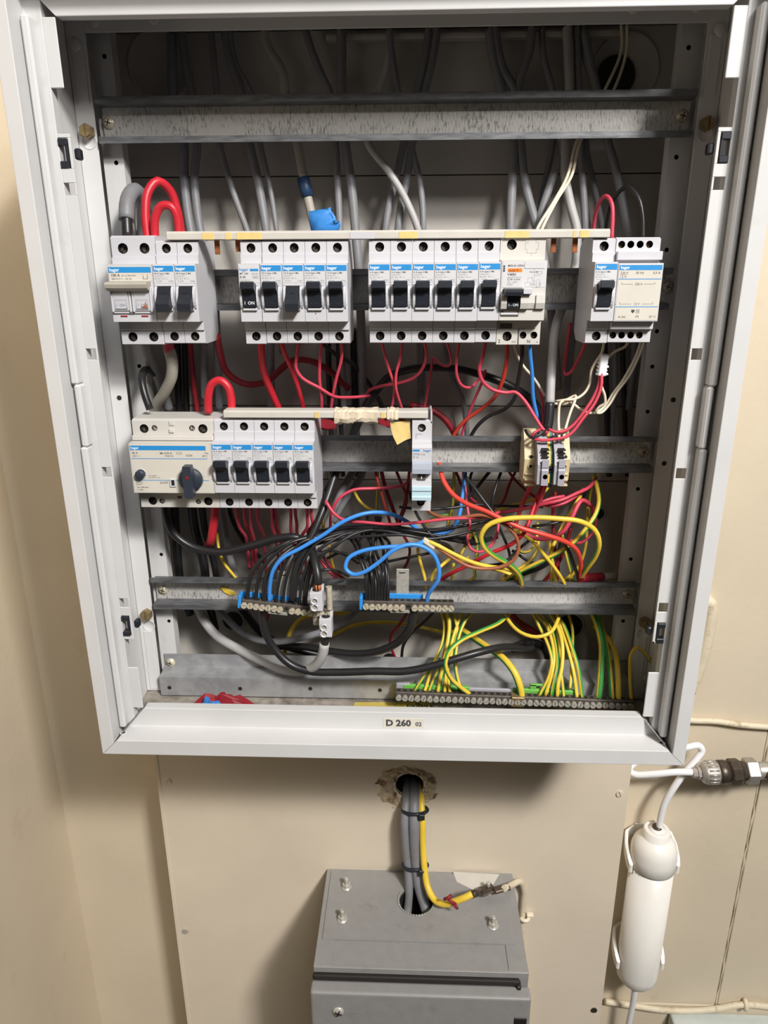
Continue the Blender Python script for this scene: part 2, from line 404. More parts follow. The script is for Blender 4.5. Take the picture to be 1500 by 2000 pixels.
# ================================================================== cabinet shell
FO, FB, FT = 272.0, -418.0, 223.0     # outer edge of the frame: half width, bottom, top
FY = -100.0
cab = thing('distribution_cabinet', 'open white steel distribution cabinet with its cover taken off', 'cabinet', (0, 70, FB))
bm = B(); box(bm, -268, -266.4, -72, 78, FB+2, FT-2); part(cab, 'side_wall', bm, 'inner')
bm = B(); box(bm, 266.4, 268, -72, 78, FB+2, FT-2); part(cab, 'side_wall', bm, 'inner')
bm = B(); box(bm, -268, 268, -72, 78, FT-4, FT-2); part(cab, 'roof', bm, 'inner')
bm = B(); box(bm, -268, 268, -72, 78, FB, FB+2); part(cab, 'bottom', bm, 'floor')
zs = [at(700, y, 74).z for y in (343, 793, 937)]
ed = [FT-4]+zs+[FB+2]
for a, b in zip(ed, ed[1:]):
    bm = B(); box(bm, -266, 266, 74, 77.5, b+.5, a-.5, .4); part(cab, 'back_sheet', bm, 'back')
bm = B(); box(bm, -266, 266, 76, 78, FB+2, FT-4); part(cab, 'back_liner', bm, 'dark')
# knock-outs pressed in the back
for px, py, r in ((312, 128, 30), (1222, 135, 30), (455, 1212, 14), (1112, 1222, 17), (1168, 1003, 9), (760, 1290, 12)):
    p = at(px, py, 74); bm = B()
    lathe(bm, [(0, r), (1.2, r-.6), (1.2, r-2), (.3, r-2.6), (.3, .1)], (p.x, 74, p.z), (0, -1, 0), 28)
    k = part(cab, 'knockout_ring', bm, 'back')
    if r < 25:
        bm = B(); cyl(bm, (p.x, 73.6, p.z), (p.x, 72.4, p.z), r-3, n=20); part(cab, 'dark_hole_disc', bm, 'gasket')  # flat black disc painting the shade of an open hole
p = at(1202, 150, 74); bm = B(); cyl(bm, (p.x, 73.6, p.z), (p.x, 72.2, p.z), 17, n=24); part(cab, 'dark_hole_disc', bm, 'gasket')  # another black disc in place of a shaded hole
# rolled lip along the top of the back, seen behind the top bar
bm = B(); box(bm, -60, 200, 62, 74, at(1000, 62, 66).z-5, at(1000, 62, 66).z, 1.5); part(cab, 'cable_entry_lip', bm, 'back')

# frame members, mitred at the corners
def member(side, prof):
    bm = B(); n = len(prof); A = []; Z_ = []
    for u, y in prof:
        if side in 'LR':
            s = -1 if side == 'L' else 1
            A.append(bm.verts.new((s*(FO-u), y, FB+u+.25))); Z_.append(bm.verts.new((s*(FO-u), y, FT-u-.25)))
        else:
            z = FB+u if side == 'B' else FT-u
            A.append(bm.verts.new((-FO+u+.25, y, z))); Z_.append(bm.verts.new((FO-u-.25, y, z)))
    bm.faces.new(A); bm.faces.new(Z_[::-1])
    es = []
    for i in range(n):
        f = bm.faces.new((A[i], A[(i+1) % n], Z_[(i+1) % n], Z_[i]))
    le = [e for e in bm.edges if {e.verts[0] in A, e.verts[1] in A} == {True, False}]
    bmesh.ops.bevel(bm, geom=le, offset=.7, segments=2, affect='EDGES', profile=.5)
    return bm
def fprof(w, inner):
    return [(0, -50), (0, FY), (w, FY), (w, -76), (inner, -76), (inner, -66), (inner-1.3, -66), (inner-1.3, -74.6), (w-1.3, -74.6), (w-1.3, FY+1.4), (1.4, FY+1.4), (1.4, -50)]
part(cab, 'frame_side', member('L', fprof(12.0, 24.6)), 'enamel'); part(cab, 'frame_side', member('R', fprof(12.0, 24.6)), 'enamel')
part(cab, 'frame_sill', member('B', fprof(15.5, 35.5)), 'enamel'); part(cab, 'frame_head', member('T', fprof(12.0, 35.0)), 'enamel')
for sx in (-1, 1):                    # screw holes at the lower corners
    p = at(243 if sx < 0 else 1290, 1447 if sx < 0 else 1468, -88)
    bm = B(); lathe(bm, [(0, 3.4), (.5, 3.2), (.5, 1.9), (.1, 1.8), (.1, .05)], (p.x, p.y, FB+15.5), (0, 0, 1), 16); part(cab, 'screw_eyelet', bm, 'enamel')
    bm = B(); cyl(bm, (p.x, p.y, FB+15.6), (p.x, p.y, FB+15.85), 1.8, n=14); part(cab, 'eyelet_hole', bm, 'dark')  # dark disc painted as the shaded inside of the eyelet
# hinge strips and slotted flanges on both sides
def slab(name, s, u0, u1, z0, z1, y0, y1, mt='enamel', bev=.5):
    bm = B(); a, b = sorted((s*(FO-u0), s*(FO-u1))); box(bm, a, b, y0, y1, z0, z1, bev); return part(cab, name, bm, mt)
for s, key in ((-1, 'L'), (1, 'R')):
    ex = (lambda y: at(120+ (y-700)*.14, y, -76).z) if s < 0 else (lambda y: at(1375-(y-700)*.14, y, -76).z)
    j0, j1 = (748, 868) if s < 0 else (752, 872)
    for a, b, u0, u1 in ((FT-36, ex(j0), 13.4, 19.6), (ex(j0), ex(j1), 15.0, 20.6), (ex(j1), FB+20, 13.4, 19.6)):
        slab('hinge_strip', s, u0, u1, b, a, -87, -76.2, bev=1.6)
    n0, n1, n2, n3 = (173, 262, 1248, 1303) if s < 0 else (152, 248, 1253, 1314)
    holes = (300, 370, 692, 922, 1177, 1222) if s < 0 else (288, 358, 692, 925, 1187, 1237)
    U0, U1 = 24.5, 34.2
    segs = [(FT-35.2, ex(n0)), (ex(n1), ex(n2)), (ex(n3), FB+35.4)]
    z = segs[1][0]
    for i, hy in enumerate(holes):
        hh = 10.5 if i in (0, 5) else 4.4
        zc = ex(hy)
        slab('flange_web', s, U0, U1, zc+hh, z, -76, -74.6, bev=.3)
        slab('flange_rim', s, U1-(1.6 if hh < 5 else 2.2), U1, zc-hh, zc+hh, -76, -74.6, bev=.3)
        z = zc-hh
        if hh > 5:
            bm = B(); xc = s*(FO-U0-3.5)
            for q in (1, -1): box(bm, xc-3.4, xc+3.4, -77.2, -70, zc+q*hh-q*5.2, zc+q*hh-q*.4, .5)
            box(bm, xc-s*3.4, xc-s*1.2, -76.5, -69, zc-hh+3, zc+hh-3, .4)
            box(bm, s*(FO-U1)-s*4.5, s*(FO-U1), -73, -66, zc-4, zc+4, 1.2)
            part(cab, 'cover_clip', bm, 'toggle')
    slab('flange_web', s, U0, U1, segs[1][1], z, -76, -74.6, bev=.3)
    for a, b in (segs[0], segs[2]): slab('flange_tab', s, U0-.2, U1, b, a, -76, -74.6, bev=.5)
# inner mounting frame: side columns, top bar, perforated uprights
for s, key in ((-1, 'L'), (1, 'R')):
    bm = B(); a, b = sorted((s*250, s*266)); box(bm, a, b, 5, 6.5, FB+3, FT-6, .3)
    za, zb = at(225, 415/2, 5).z, at(200, 75, 5).z
    a, b = sorted((s*252.5, s*262)); box(bm, a, b, 4.2, 5.2, za+2, zb-4, .4)
    zc, zd = at(285, 1232, 5).z, at(285, 1345, 5).z
    box(bm, a, b, 4.2, 5.2, zd, zc, .4)
    part(cab, 'mounting_column', bm, 'inner')
    ys = [110, 318, 715, 900, 1083, 1213] if s < 0 else [93, 307, 488, 647, 716, 804, 955, 1092, 1213]
    xs = [204, 227, 272, 292, 315, 330] if s < 0 else [1345, 1321, 1302, 1283, 1274, 1265, 1246, 1232, 1217]
    zc = [at(x, y, 17).z for x, y in zip(xs, ys)]; hx = [at(x, y, 17).x for x, y in zip(xs, ys)]
    bnd = [FT-6]+[(p+q)/2 for p, q in zip(zc, zc[1:])]+[FB+3]
    bm = B(); a, b = sorted((s*233.6, s*251.5))
    for i, c in enumerate(zc): holed(bm, a, b, bnd[i+1], bnd[i], 17, max(a+4, min(b-4, hx[i])), c, 1.9, 6, n=12)
    for x in (a, b): bm.faces.new([bm.verts.new(v) for v in ((x, 17, FB+3), (x, 17, FT-6), (x, 30, FT-6), (x, 30, FB+3))])
    bmesh.ops.remove_doubles(bm, verts=bm.verts[:], dist=.001)
    part(cab, 'perforated_upright', bm, ['inner', 'dark'])
bm = B(); box(bm, -250, 250, 5, 6.5, 200.5, FT-6, .3); part(cab, 'mounting_top_bar', bm, 'inner')
for px, py in ((147, 88), (185, 40), (300, 35), (1238, 14), (1362, 12), (1407, 58)):
    p = at(px, py, 5); bm = B(); lathe(bm, [(0, 5), (.8, 4.8), (1.6, 3.8), (1.9, .1)], (p.x, 5, p.z), (0, -1, 0), 18); part(cab, 'pressed_dimple', bm, 'inner', True)
# brass hexagon bolts in their keyholes
for px, py in ((168, 256), (285, 1202), (1383, 241), (1261, 1218)):
    p = at(px, py, 0); bm = B()
    for sg in (1, -1):
        P = [(p.x+5.6*math.cos(math.radians(90+60*i)), p.z+5.6*math.sin(math.radians(90+60*i))) for i in range(6)]
    hexp = [(6.0*math.cos(math.radians(30+60*i)), 6.0*math.sin(math.radians(30+60*i))) for i in range(6)]
    prism(bm, [(p.x+a, p.z+b) for a, b in hexp], -1.5, 5, 'Y')
    for sg in (1, -1):
        prism(bm, [(p.x+sg*.7, p.z-4.6), (p.x+sg*4.6, p.z-2.4), (p.x+sg*4.6, p.z+2.4), (p.x+sg*.7, p.z+4.6)], -2.6, -1.5, 'Y')
    part(cab, 'brass_bolt', bm, 'brass')
    q = at(px+6*(1 if px < 700 else -1), py+20, 5); bm = B()
    lathe(bm, [(0, 6.6), (.35, 6.4), (.35, 5.9), (.05, 5.7), (.05, .05)], (q.x, 4.95, q.z), (0, -1, 0), 20); part(cab, 'keyhole', bm, 'inner')
for px, py in ((295, 1307), (1255, 1322)):
    q = at(px, py, 5); bm = B(); lathe(bm, [(0, 5), (.35, 4.9), (.35, 4.4), (.05, 4.2), (.05, .05)], (q.x, 4.9, q.z), (0, -1, 0), 20); part(cab, 'knockout', bm, 'inner')
for px, py in ((233, 777), (1315, 781), (1297, 905)):
    q = at(px, py, 5); bm = B(); cyl(bm, (q.x, 4.9, q.z), (q.x, 4.7, q.z), 2.3, n=14); part(cab, 'screw_hole', bm, 'dark')  # flat dark discs, hole shade put into the colour
# number plate on the sill
p0 = at(748, 1402, -76); p1 = at(828, 1422, -76)
pl = thing('number_label', 'small cream stick-on number label on the white bottom sill', 'label', ((p0.x+p1.x)/2, -76, p1.z))
bm = B(); box(bm, p0.x, p1.x, -76.35, -75.9, p1.z, p0.z, .15); part(pl, 'plate', bm, 'cardlabel')
bm = B(); h_ = p0.z-p1.z
text(bm, 'D 260', p0.x+2.6, p1.z+h_*.2, -76.42, h_*.62, bold=.045); text(bm, '02', p1.x-2.2, p1.z+h_*.22, -76.42, h_*.4, anchor='R', bold=.03)
part(pl, 'lettering', bm, 'ink')
# old yellow maker's sticker and the rag lying on the cabinet floor
p0 = atz(693, 1372, FB+2); p1 = atz(842, 1384, FB+2)
st = thing('yellow_sticker', 'old yellow paper sticker on the cabinet floor behind the number label', 'sticker', ((p0.x+p1.x)/2, (p0.y+p1.y)/2, FB+2))
bm = B(); y0_ = p0.y; f = [(p0.x, y0_), (p1.x-4, y0_+3), (p1.x+2, y0_-8), (p1.x+6, y0_-30), (p0.x-2, y0_-30)]
prism(bm, f, FB+2.02, FB+2.3, 'Z'); part(st, 'paper', bm, 'yellowlabel')
bm = B(); text(bm, 'hager', 0, 0, 0, 9, bold=.02)
bmesh.ops.rotate(bm, verts=bm.verts[:], cent=(0, 0, 0), matrix=Matrix.Rotation(-math.pi/2, 3, 'X'))
bmesh.ops.rotate(bm, verts=bm.verts[:], cent=(0, 0, 0), matrix=Matrix.Rotation(math.pi, 3, 'Z'))
bmesh.ops.translate(bm, verts=bm.verts[:], vec=(p1.x+1, y0_-3, FB+2.36)); part(st, 'lettering', bm, 'ink')
def crumple(bm, outline, base, amp, seed, up=Vector((0, 0, 1)), rings=4):
    """a crumpled sheet lump over an outline on the XY plane"""
    rg = random.Random(seed); n = len(outline); c = sum((Vector(p) for p in outline), Vector((0, 0)))/n; Rr = []
    for k in range(rings+1):
        t = k/rings; ring = []
        for i, p in enumerate(outline):
            q = Vector(p).lerp(c, t); h = amp*math.sin(min(1, t*1.3)*math.pi/2)*rg.uniform(.55, 1.1) if k else 0
            ring.append(bm.verts.new((q.x+rg.uniform(-1, 1)*(1 if k else 0), q.y+rg.uniform(-1, 1)*(1 if k else 0), base+h)))
        Rr.append(ring)
    for a, b in zip(Rr, Rr[1:]):
        for i in range(n): bm.faces.new((a[i], a[(i+1) % n], b[(i+1) % n], b[i]))
    bm.faces.new(Rr[-1])
def floorpts(L): return [tuple(atz(x, y, FB+3)[:2]) for x, y in L]
bm = B(); o = floorpts([(365, 1386), (372, 1378), (400, 1377), (430, 1379), (455, 1377), (480, 1380), (506, 1381), (508, 1392), (470, 1396), (420, 1396), (380, 1394)])
xs_ = [p[0] for p in o]; ysm = sum(p[1] for p in o)/len(o)
o = [(p[0], p[1]) for p in o]
o = [(p[0], -26+(p[1]-ysm)*.9) for p in o]
crumple(bm, o, FB+2.1, 18, 5)
tag(link('red_tape_scrap', bm, 'redtape_shadered'), 'crumpled red tape lying on the cabinet floor at the left', 'tape')
bm = B(); q = atz(408, 1388, FB+2); crumple(bm, [(q.x+a*19, -37+b*6) for a, b in ((-1, -1), (-1.05, .2), (-.4, 1), (.3, .6), (.9, 1), (1.3, .1), (1, -1), (.1, -.8))], FB+2.2, 19, 9)
tag(link('blue_tape_scrap', bm, 'bluetape'), 'scrap of blue tape lying in front of the red tape on the cabinet floor', 'tape')

# ================================================================== DIN rails
RZ = {1: 136.0, 2: 0.0, 3: -148.7, 4: -297.3}
def din_rail(zc, label, x0=-246.6, x1=246.6):
    t = thing('din_rail', label, 'rail', (0, 16, zc-17.5), 'galvanised mounting rails')
    P = [(0, 17.5), (1.2, 17.5), (1.2, 13.6), (15, 12.9), (15, -12.9), (1.2, -13.6), (1.2, -17.5), (0, -17.5), (0, -12.4), (13.7, -11.7), (13.7, 11.7), (0, 12.4)]
    bm = B(); fs = prism(bm, [(a, b+zc) for a, b in P], x0, x1)
    fs[2+9].material_index = 1
    part(t, 'rail_section', bm, ['rail', 'railweb'])
    return t
def pan_screw(parent, px, py, Y, r=4.2, mt='nickel'):
    p = at(px, py, Y); bm = B()
    lathe(bm, [(0, r+1.2), (.5, r+1.2), (.6, r), (1.8, r*.85), (2.3, r*.45), (2.4, .1)], (p.x, Y, p.z), (0, -1, 0), 16)
    for q in (.3, .3+math.pi/2):
        box(bm, p.x-r*.6, p.x+r*.6, Y-2.7, Y-2.2, p.z-.35, p.z+.35, rot=('Y', q), mi=1)
    return part(parent, 'rail_screw', bm, [mt, 'dark'])
r1 = din_rail(RZ[1], 'empty galvanised rail at the top of the cabinet, above all devices'); pan_screw(r1, 212, 240, 13.7); pan_screw(r1, 1333, 227, 13.7)
r2 = din_rail(RZ[2], 'galvanised rail behind the upper row of breakers', x1=243.5); pan_screw(r2, 1303, 560, 13.7)
r3 = din_rail(RZ[3], 'galvanised rail carrying the lower breakers and the small terminal blocks'); pan_screw(r3, 1257, 883, 13.7)
r4 = din_rail(RZ[4], 'galvanised rail behind the two neutral bars'); pan_screw(r4, 318, 1152, 13.7); pan_screw(r4, 1226, 1160, 13.7)
# bottom Z-shaped strip
t5 = thing('bottom_strip', 'folded galvanised strip across the bottom with the earth bar in front', 'rail', (0, 0, -414))
P = [(15.2, -376), (15.2, -390), (-5, -392), (-5, -414), (-3.6, -414), (-3.6, -393.4), (16.6, -391.4), (16.6, -376)]
bm = B(); prism(bm, P, -247, 248); part(t5, 'strip_section', bm, 'strip')
pan_screw(t5, 333, 1294, 15.2)
for px, py in ((331, 1343), (469, 1345), (606, 1345), (742, 1348)):
    p = at(px, py, -5); bm = B(); cyl(bm, (p.x, -4.9, p.z), (p.x, -5.15, p.z), 2.2, n=14); part(t5, 'punched_hole', bm, 'dark')  # no real opening: dark disc carries the shade of each hole
# ================================================================== devices on the rails
_mc = {}
def shared(name, key, build, mats, parent):
    """part in the device's own millimetres; alike parts share one mesh"""
    key = (name,)+tuple(key)
    if key not in _mc:
        bm = B(); build(bm); o = link(name, bm, mats, parent); _mc[key] = o.data; return o
    o = bpy.data.objects.new(name, _mc[key]); C.objects.link(o); o.parent = parent
    return o
def dev_body(bm, w, zt, zb, top, bot, nz=(22.5, -23.0), nx=None, groove=-10.0, rz=(29.5, -30.5)):
    a, b = .12, w-.12
    P = [(1, zt-6), (-8, zt), (-40.5, zt), (-44, zt-1.6), (-44, rz[0]), (-46, rz[0]), (-46, nz[0]), (-57, nz[0]-.3), (-57, groove+.2), (-56.6, groove), (-57, groove-.2), (-57, nz[1]), (-46, nz[1]), (-46, rz[1]), (-44, rz[1]), (-44, zb+.8), (-41, zb), (-8, zb), (1, zb+7)]
    prism(bm, P, a, b, skip=(3, 14))
    for holes, z0, z1 in ((top, rz[0], zt-1.6), (bot, zb+.8, rz[1])):
        xs = [a]+[(p[0]+q[0])/2 for p, q in zip(holes, holes[1:])]+[b]
        for (hx, hz, r), x0_, x1_ in zip(holes, xs, xs[1:]): holed(bm, x0_, x1_, z0, z1, -44, hx, hz, r, 7.5)
def screws(root, holes, mt='bar', d=-38.6):
    for hx, hz, r in holes:
        o = shared('terminal_screw', (r, mt), lambda bm: half_screw(bm, (0, 0, 0), r*.86, 1.2, .9, n=8, gap=.45), [mt], root)
        o.location = Vector((hx, d, hz))*S; o.rotation_euler = (0, random.uniform(-1.4, 1.4), 0)
def toggle_set(root, cx, state, key, tw=11.0, mt='toggle', word=None, wordmat='navy'):
    def sur(bm):
        for s in (1, -1):
            P = []
            for i in range(9):
                t = math.radians(-78+ i*19.5); P.append((-55.5-5.2*math.cos(t), -4.0+9.6*math.sin(t)))
            x0_ = s*(tw/2+.25); x1_ = s*(tw/2+2.2)
            prism(bm, P, min(x0_, x1_), max(x0_, x1_))
        box(bm, -tw/2-.3, tw/2+.3, -59.2, -56.6, -14.2, -12.0, .3)
        box(bm, -tw/2-2.2, tw/2+2.2, -57.6, -56.6, 5.0, 6.3, .2)
    o = shared('toggle_surround', (tw,), sur, ['plastic'], root); o.location = Vector((cx, 0, 0))*S
    def rec(bm): box(bm, -tw/2-.2, tw/2+.2, -57.25, -56.5, -12.2, 5.2)
    o = shared('toggle_recess', (tw,), rec, ['dark'], root); o.location = Vector((cx, 0, 0))*S
    def tog(bm):
        if state: P = [(-56, 6.5), (-65.5, 8.6), (-67.6, 7.6), (-68, 3.2), (-62.5, 1.2), (-60.8, -2), (-60.2, -11.6), (-56, -11.8)]
        else: P = [(-56, 4.6), (-59.2, 4.4), (-60.6, -1.5), (-62.5, -4.6), (-68.2, -8.6), (-68.4, -13.4), (-66.5, -15), (-56, -12.6)]
        prism(bm, P, -tw/2, tw/2)
        es = [e for e in bm.edges if abs(e.verts[0].co.x-e.verts[1].co.x) < .01]
        bmesh.ops.bevel(bm, geom=es, offset=.45, segments=1, affect='EDGES')
    tg = shared('toggle', (state, tw, mt), tog, [mt], root); tg.location = Vector((cx, 0, 0))*S
    def prt(bm):
        if state: text(bm, word or 'I  ON', 0, -9.3, -60.6, 2.4 if word else 1.8, anchor='C', bold=.012)
        else: text(bm, 'OFF', 0, -1.0, -61.1, 1.7, anchor='C')
    shared('toggle_marking', (state, word, wordmat), prt, [wordmat], tg)
    return tg
def rating_label(root, key, w, lines, blue=True):
    """blue maker band over a white rating label"""
    lb = shared('rating_label', (w,), lambda bm: box(bm, .6, w-.5, -57.2, -56.8, 7.2, 21.4, .08), ['label'], root)
    if blue:
        shared('blue_band', (w,), lambda bm: box(bm, .7, w-.6, -57.3, -57.1, 16.3, 20.8, .05), ['blueband'], lb)
        shared('maker_name', (), lambda bm: text(bm, 'hager', 1.4, 17.5, -57.36, 2.4, bold=.02), ['whiteink'], lb)
    def pr(bm):
        for s, x, z, h, an, mi, bo in lines: text(bm, s, x, z, -57.27, h, mi=mi, anchor=an, bold=bo)
    shared('rating_print', key, pr, ['ink', 'greyink', 'blueband'], lb)
    return lb
def mcb(x, zc, amps, code, num, state, label, group, w=17.6):
    t = thing('circuit_breaker', label, 'breaker', (x, 0, zc), group)
    top = [(w/2, 34.3, 3.7)]; bot = [(w/2, -35.8, 3.7)]
    shared('body', (w,), lambda bm: dev_body(bm, w, 40.5, -42, top, bot), ['plastic', 'dark'], t)
    screws(t, top+bot)
    rating_label(t, (amps, code, num), w, [(amps+' A type 2 M6', 1.2, 14.2, 1.35, 'L', 0, .012), ('240/415V~', 1.2, 12.2, 1.2, 'L', 1, 0), ('BS 3871 40° C', 1.2, 10.3, 1.2, 'L', 1, 0), ('M '+code, 2.2, 8.3, 1.3, 'L', 1, 0), (num, w-1.2, 8.3, 1.2, 'R', 1, 0)])
    toggle_set(t, w/2-.4, state, ())
    return t
ORD = ['first', 'second', 'third', 'fourth', 'fifth', 'sixth']
# --- upper row, left: main switch and two 40 A breakers
def main_switch(x, zc):
    w = 36.6
    t = thing('main_switch', 'double white 100 A main switch at the left end of the upper row', 'switch', (x, 0, zc))
    top = [(9.6, 34.5, 4.2), (27.6, 34.5, 4.2)]; bot = [(9.8, -36.2, 4.0), (27.8, -36.2, 4.0)]
    bm = B(); dev_body(bm, w, 44.5, -43, top, bot, rz=(27.5, -30.5)); link('body', bm, ['plastic', 'dark'], t)
    screws(t, top+bot, 'bar', -38.2)
    lb = link('rating_label', (lambda b_: (box(b_, .6, w-.8, -57.2, -56.8, 9.0, 20.8, .08), b_)[1])(B()), 'cardlabel', t)
    bm = B(); box(bm, .7, w-1, -57.32, -57.1, 15.6, 20.0, .05); link('blue_band', bm, 'blueband', lb)
    bm = B(); text(bm, 'hager', 1.4, 16.6, -57.4, 2.5, bold=.02); link('maker_name', bm, 'whiteink', lb)
    bm = B(); text(bm, '100 A', 2.2, 12.6, -57.28, 2.1, bold=.02); text(bm, 'AC 22 BS 5419', 11, 12.7, -57.28, 1.3); text(bm, '380/415 V ~ 50 Hz', 2.4, 10.1, -57.28, 1.5)
    for q in (28.5, 32): box(bm, q, q+.35, -57.3, -57.2, 10.6, 13.2)
    box(bm, 28.5, 32.3, -57.3, -57.2, 10.6, 10.9); text(bm, '1', 28.2, 13.6, -57.28, 1.0); text(bm, '3', 31.8, 13.6, -57.28, 1.0)
    link('rating_print', bm, 'ink', lb)
    for cx in (9.2, 26.6):
        bm = B()
        for s in (1, -1): box(bm, cx+s*7.4-.9, cx+s*7.4+.9, -60.5, -56.8, -15.2, 4.5, .5)
        box(bm, cx-8.2, cx+8.2, -58.5, -56.8, -16.4, -15, .4); link('toggle_surround', bm, 'plastic', t)
        bm = B(); prism(bm, [(-56.5, 5), (-61, 4.5), (-60.5, -4), (-59.6, -13.6), (-58.6, -14.8), (-56.5, -14.8)], cx-6.3, cx+6.3)
        tg = link('toggle', bm, 'plastic', t)
        bm = B()
        for a, b, c, d in ((-4.8, 4.8, -12.4, -12.15), (-4.8, 4.8, -5.6, -5.35), (-4.8, -4.55, -12.4, -5.4), (4.55, 4.8, -12.4, -5.4)): box(bm, cx+a, cx+b, -60.55, -59.8, c, d)
        text(bm, 'I  ON', cx, -10.3, -60.5, 2.0, anchor='C'); link('toggle_marking', bm, 'greycover', tg)
        bm = B(); box(bm, cx-2.9, cx+3.0, -57.2, -56.6, -19.3, -17.9, .1); link('indicator_window', bm, 'redtape_shadered', t)
        if cx > 20:
            bm = B(); prism(bm, [(cx-1.5, -11.2), (cx+1, -10.6), (cx+2.4, -8.2), (cx+3.0, -6.6), (cx+3.3, -8.6), (cx+4.2, -9.4), (cx+3.6, -10.6), (cx+4.8, -12.2), (cx+3.2, -11.8), (cx+1, -11.7)], -60.35, -59.9, 'Y'); link('rust_stain', bm, 'brown', tg)
    bm = B(); prism(bm, [(-57, 9.0), (-66.5, 8.4), (-68.2, 6.6), (-67.4, 3.8), (-62.5, 1.4), (-60, 2.4), (-57, 4)], .2, w-2.2); link('handle_bar', bm, 'beigegrey', t)
main_switch(-229.2, RZ[2]-.6)
z2, z3 = RZ[2]-.6, RZ[3]+.6
g1 = 'breakers of the upper row'
mcb(-192.3, z2, '40', '640', '13086', 0, 'white 40 A breaker, switched off, right beside the main switch', g1)
mcb(-174.6, z2, '40', '640', '13086', 0, 'white 40 A breaker, switched off, at the right end of the main switch group', g1)
# --- upper row, group of five: the first is of another make-up
def mt140(x, zc):
    w = 17.4
    t = thing('circuit_breaker', 'newer white 40 A breaker with white ON lettering, leftmost of the five', 'breaker', (x, 0, zc), g1)
    top = [(w/2, 34.3, 3.7)]; bot = [(w/2+.2, -35.8, 3.7)]
    bm = B(); dev_body(bm, w, 40.5, -42.6, top, bot); link('body', bm, ['plastic', 'dark'], t); screws(t, top+bot)
    lb = link('rating_label', (lambda b_: (box(b_, .5, w-.5, -57.2, -56.8, 7.2, 21, .08), b_)[1])(B()), 'label', t)
    bm = B(); text(bm, 'hager', .9, 16.6, -57.3, 2.3, bold=.015); box(bm, 9.6, w-1, -57.32, -57.15, 16.4, 18.2); link('maker_name', bm, 'blueband', lb)
    bm = B(); text(bm, 'MT 140', 1, 13.8, -57.3, 1.5, bold=.01); text(bm, 'B 40', 1, 11.0, -57.3, 1.8, bold=.01); text(bm, '450140', w-1.5, 13.8, -57.3, 1.2, mi=1, anchor='R'); text(bm, '230/400 V~', 1, 8.8, -57.3, 1.3, mi=1)
    text(bm, '6000', w-3.7, 11.3, -57.3, 1.1, mi=1, anchor='C')
    for a, b, c, d in ((w-6, w-1.4, 10.9, 11.05), (w-6, w-1.4, 12.7, 12.85), (w-6, w-5.85, 10.9, 12.8), (w-1.55, w-1.4, 10.9, 12.8)): box(bm, a, b, -57.3, -57.2, c, d, mi=1)
    link('rating_print', bm, ['ink', 'greyink'], lb)
    toggle_set(t, w/2-.4, 1, (), word='I  ON', wordmat='whiteink')
mt140(-122.4, z2)
for i, (amps, code, num, stt, lab) in enumerate((('32', '632', '13085', 1, 'white 32 A breaker, second from left in the group of five'),
        ('16', '616', '13062', 0, 'white 16 A breaker with its toggle down, in the middle of the group of five'),
        ('16', '616', '13062', 1, 'white 16 A breaker with brown specks under the toggle, fourth of the group of five'),
        ('16', '616', '13062', 1, 'white 16 A breaker at the right end of the group of five'))):
    t = mcb(-104.7+i*17.65, z2, amps, code, num, stt, lab, g1)
    if i == 2:
        for sx, sz, sr_ in ((9.6, -15.2, .45), (8.6, -16.8, .65), (9.4, -20.5, .35)):
            bm = B(); prism(bm, [(sx+sr_*math.cos(a_)*(1+.25*math.sin(3*a_)), sz+sr_*math.sin(a_)) for a_ in [k*math.pi/4 for k in range(8)]], -57.06, -56.95, 'Y'); link('brown_speck', bm, 'brown', t)
# --- upper row, group of six 6 A breakers
for i in range(6):
    where = ['leftmost of the six, above the black arched cable', 'second of the six small breakers', 'third of the six small breakers', 'fourth of the six small breakers', 'fifth of the six small breakers', 'last of the six, touching the wider earth-leakage breaker'][i]
    mcb(-17.4+i*17.65, z2+(.3 if i < 5 else .6), '6', '606', '13060', 1, 'white 6 A breaker, '+where, g1)
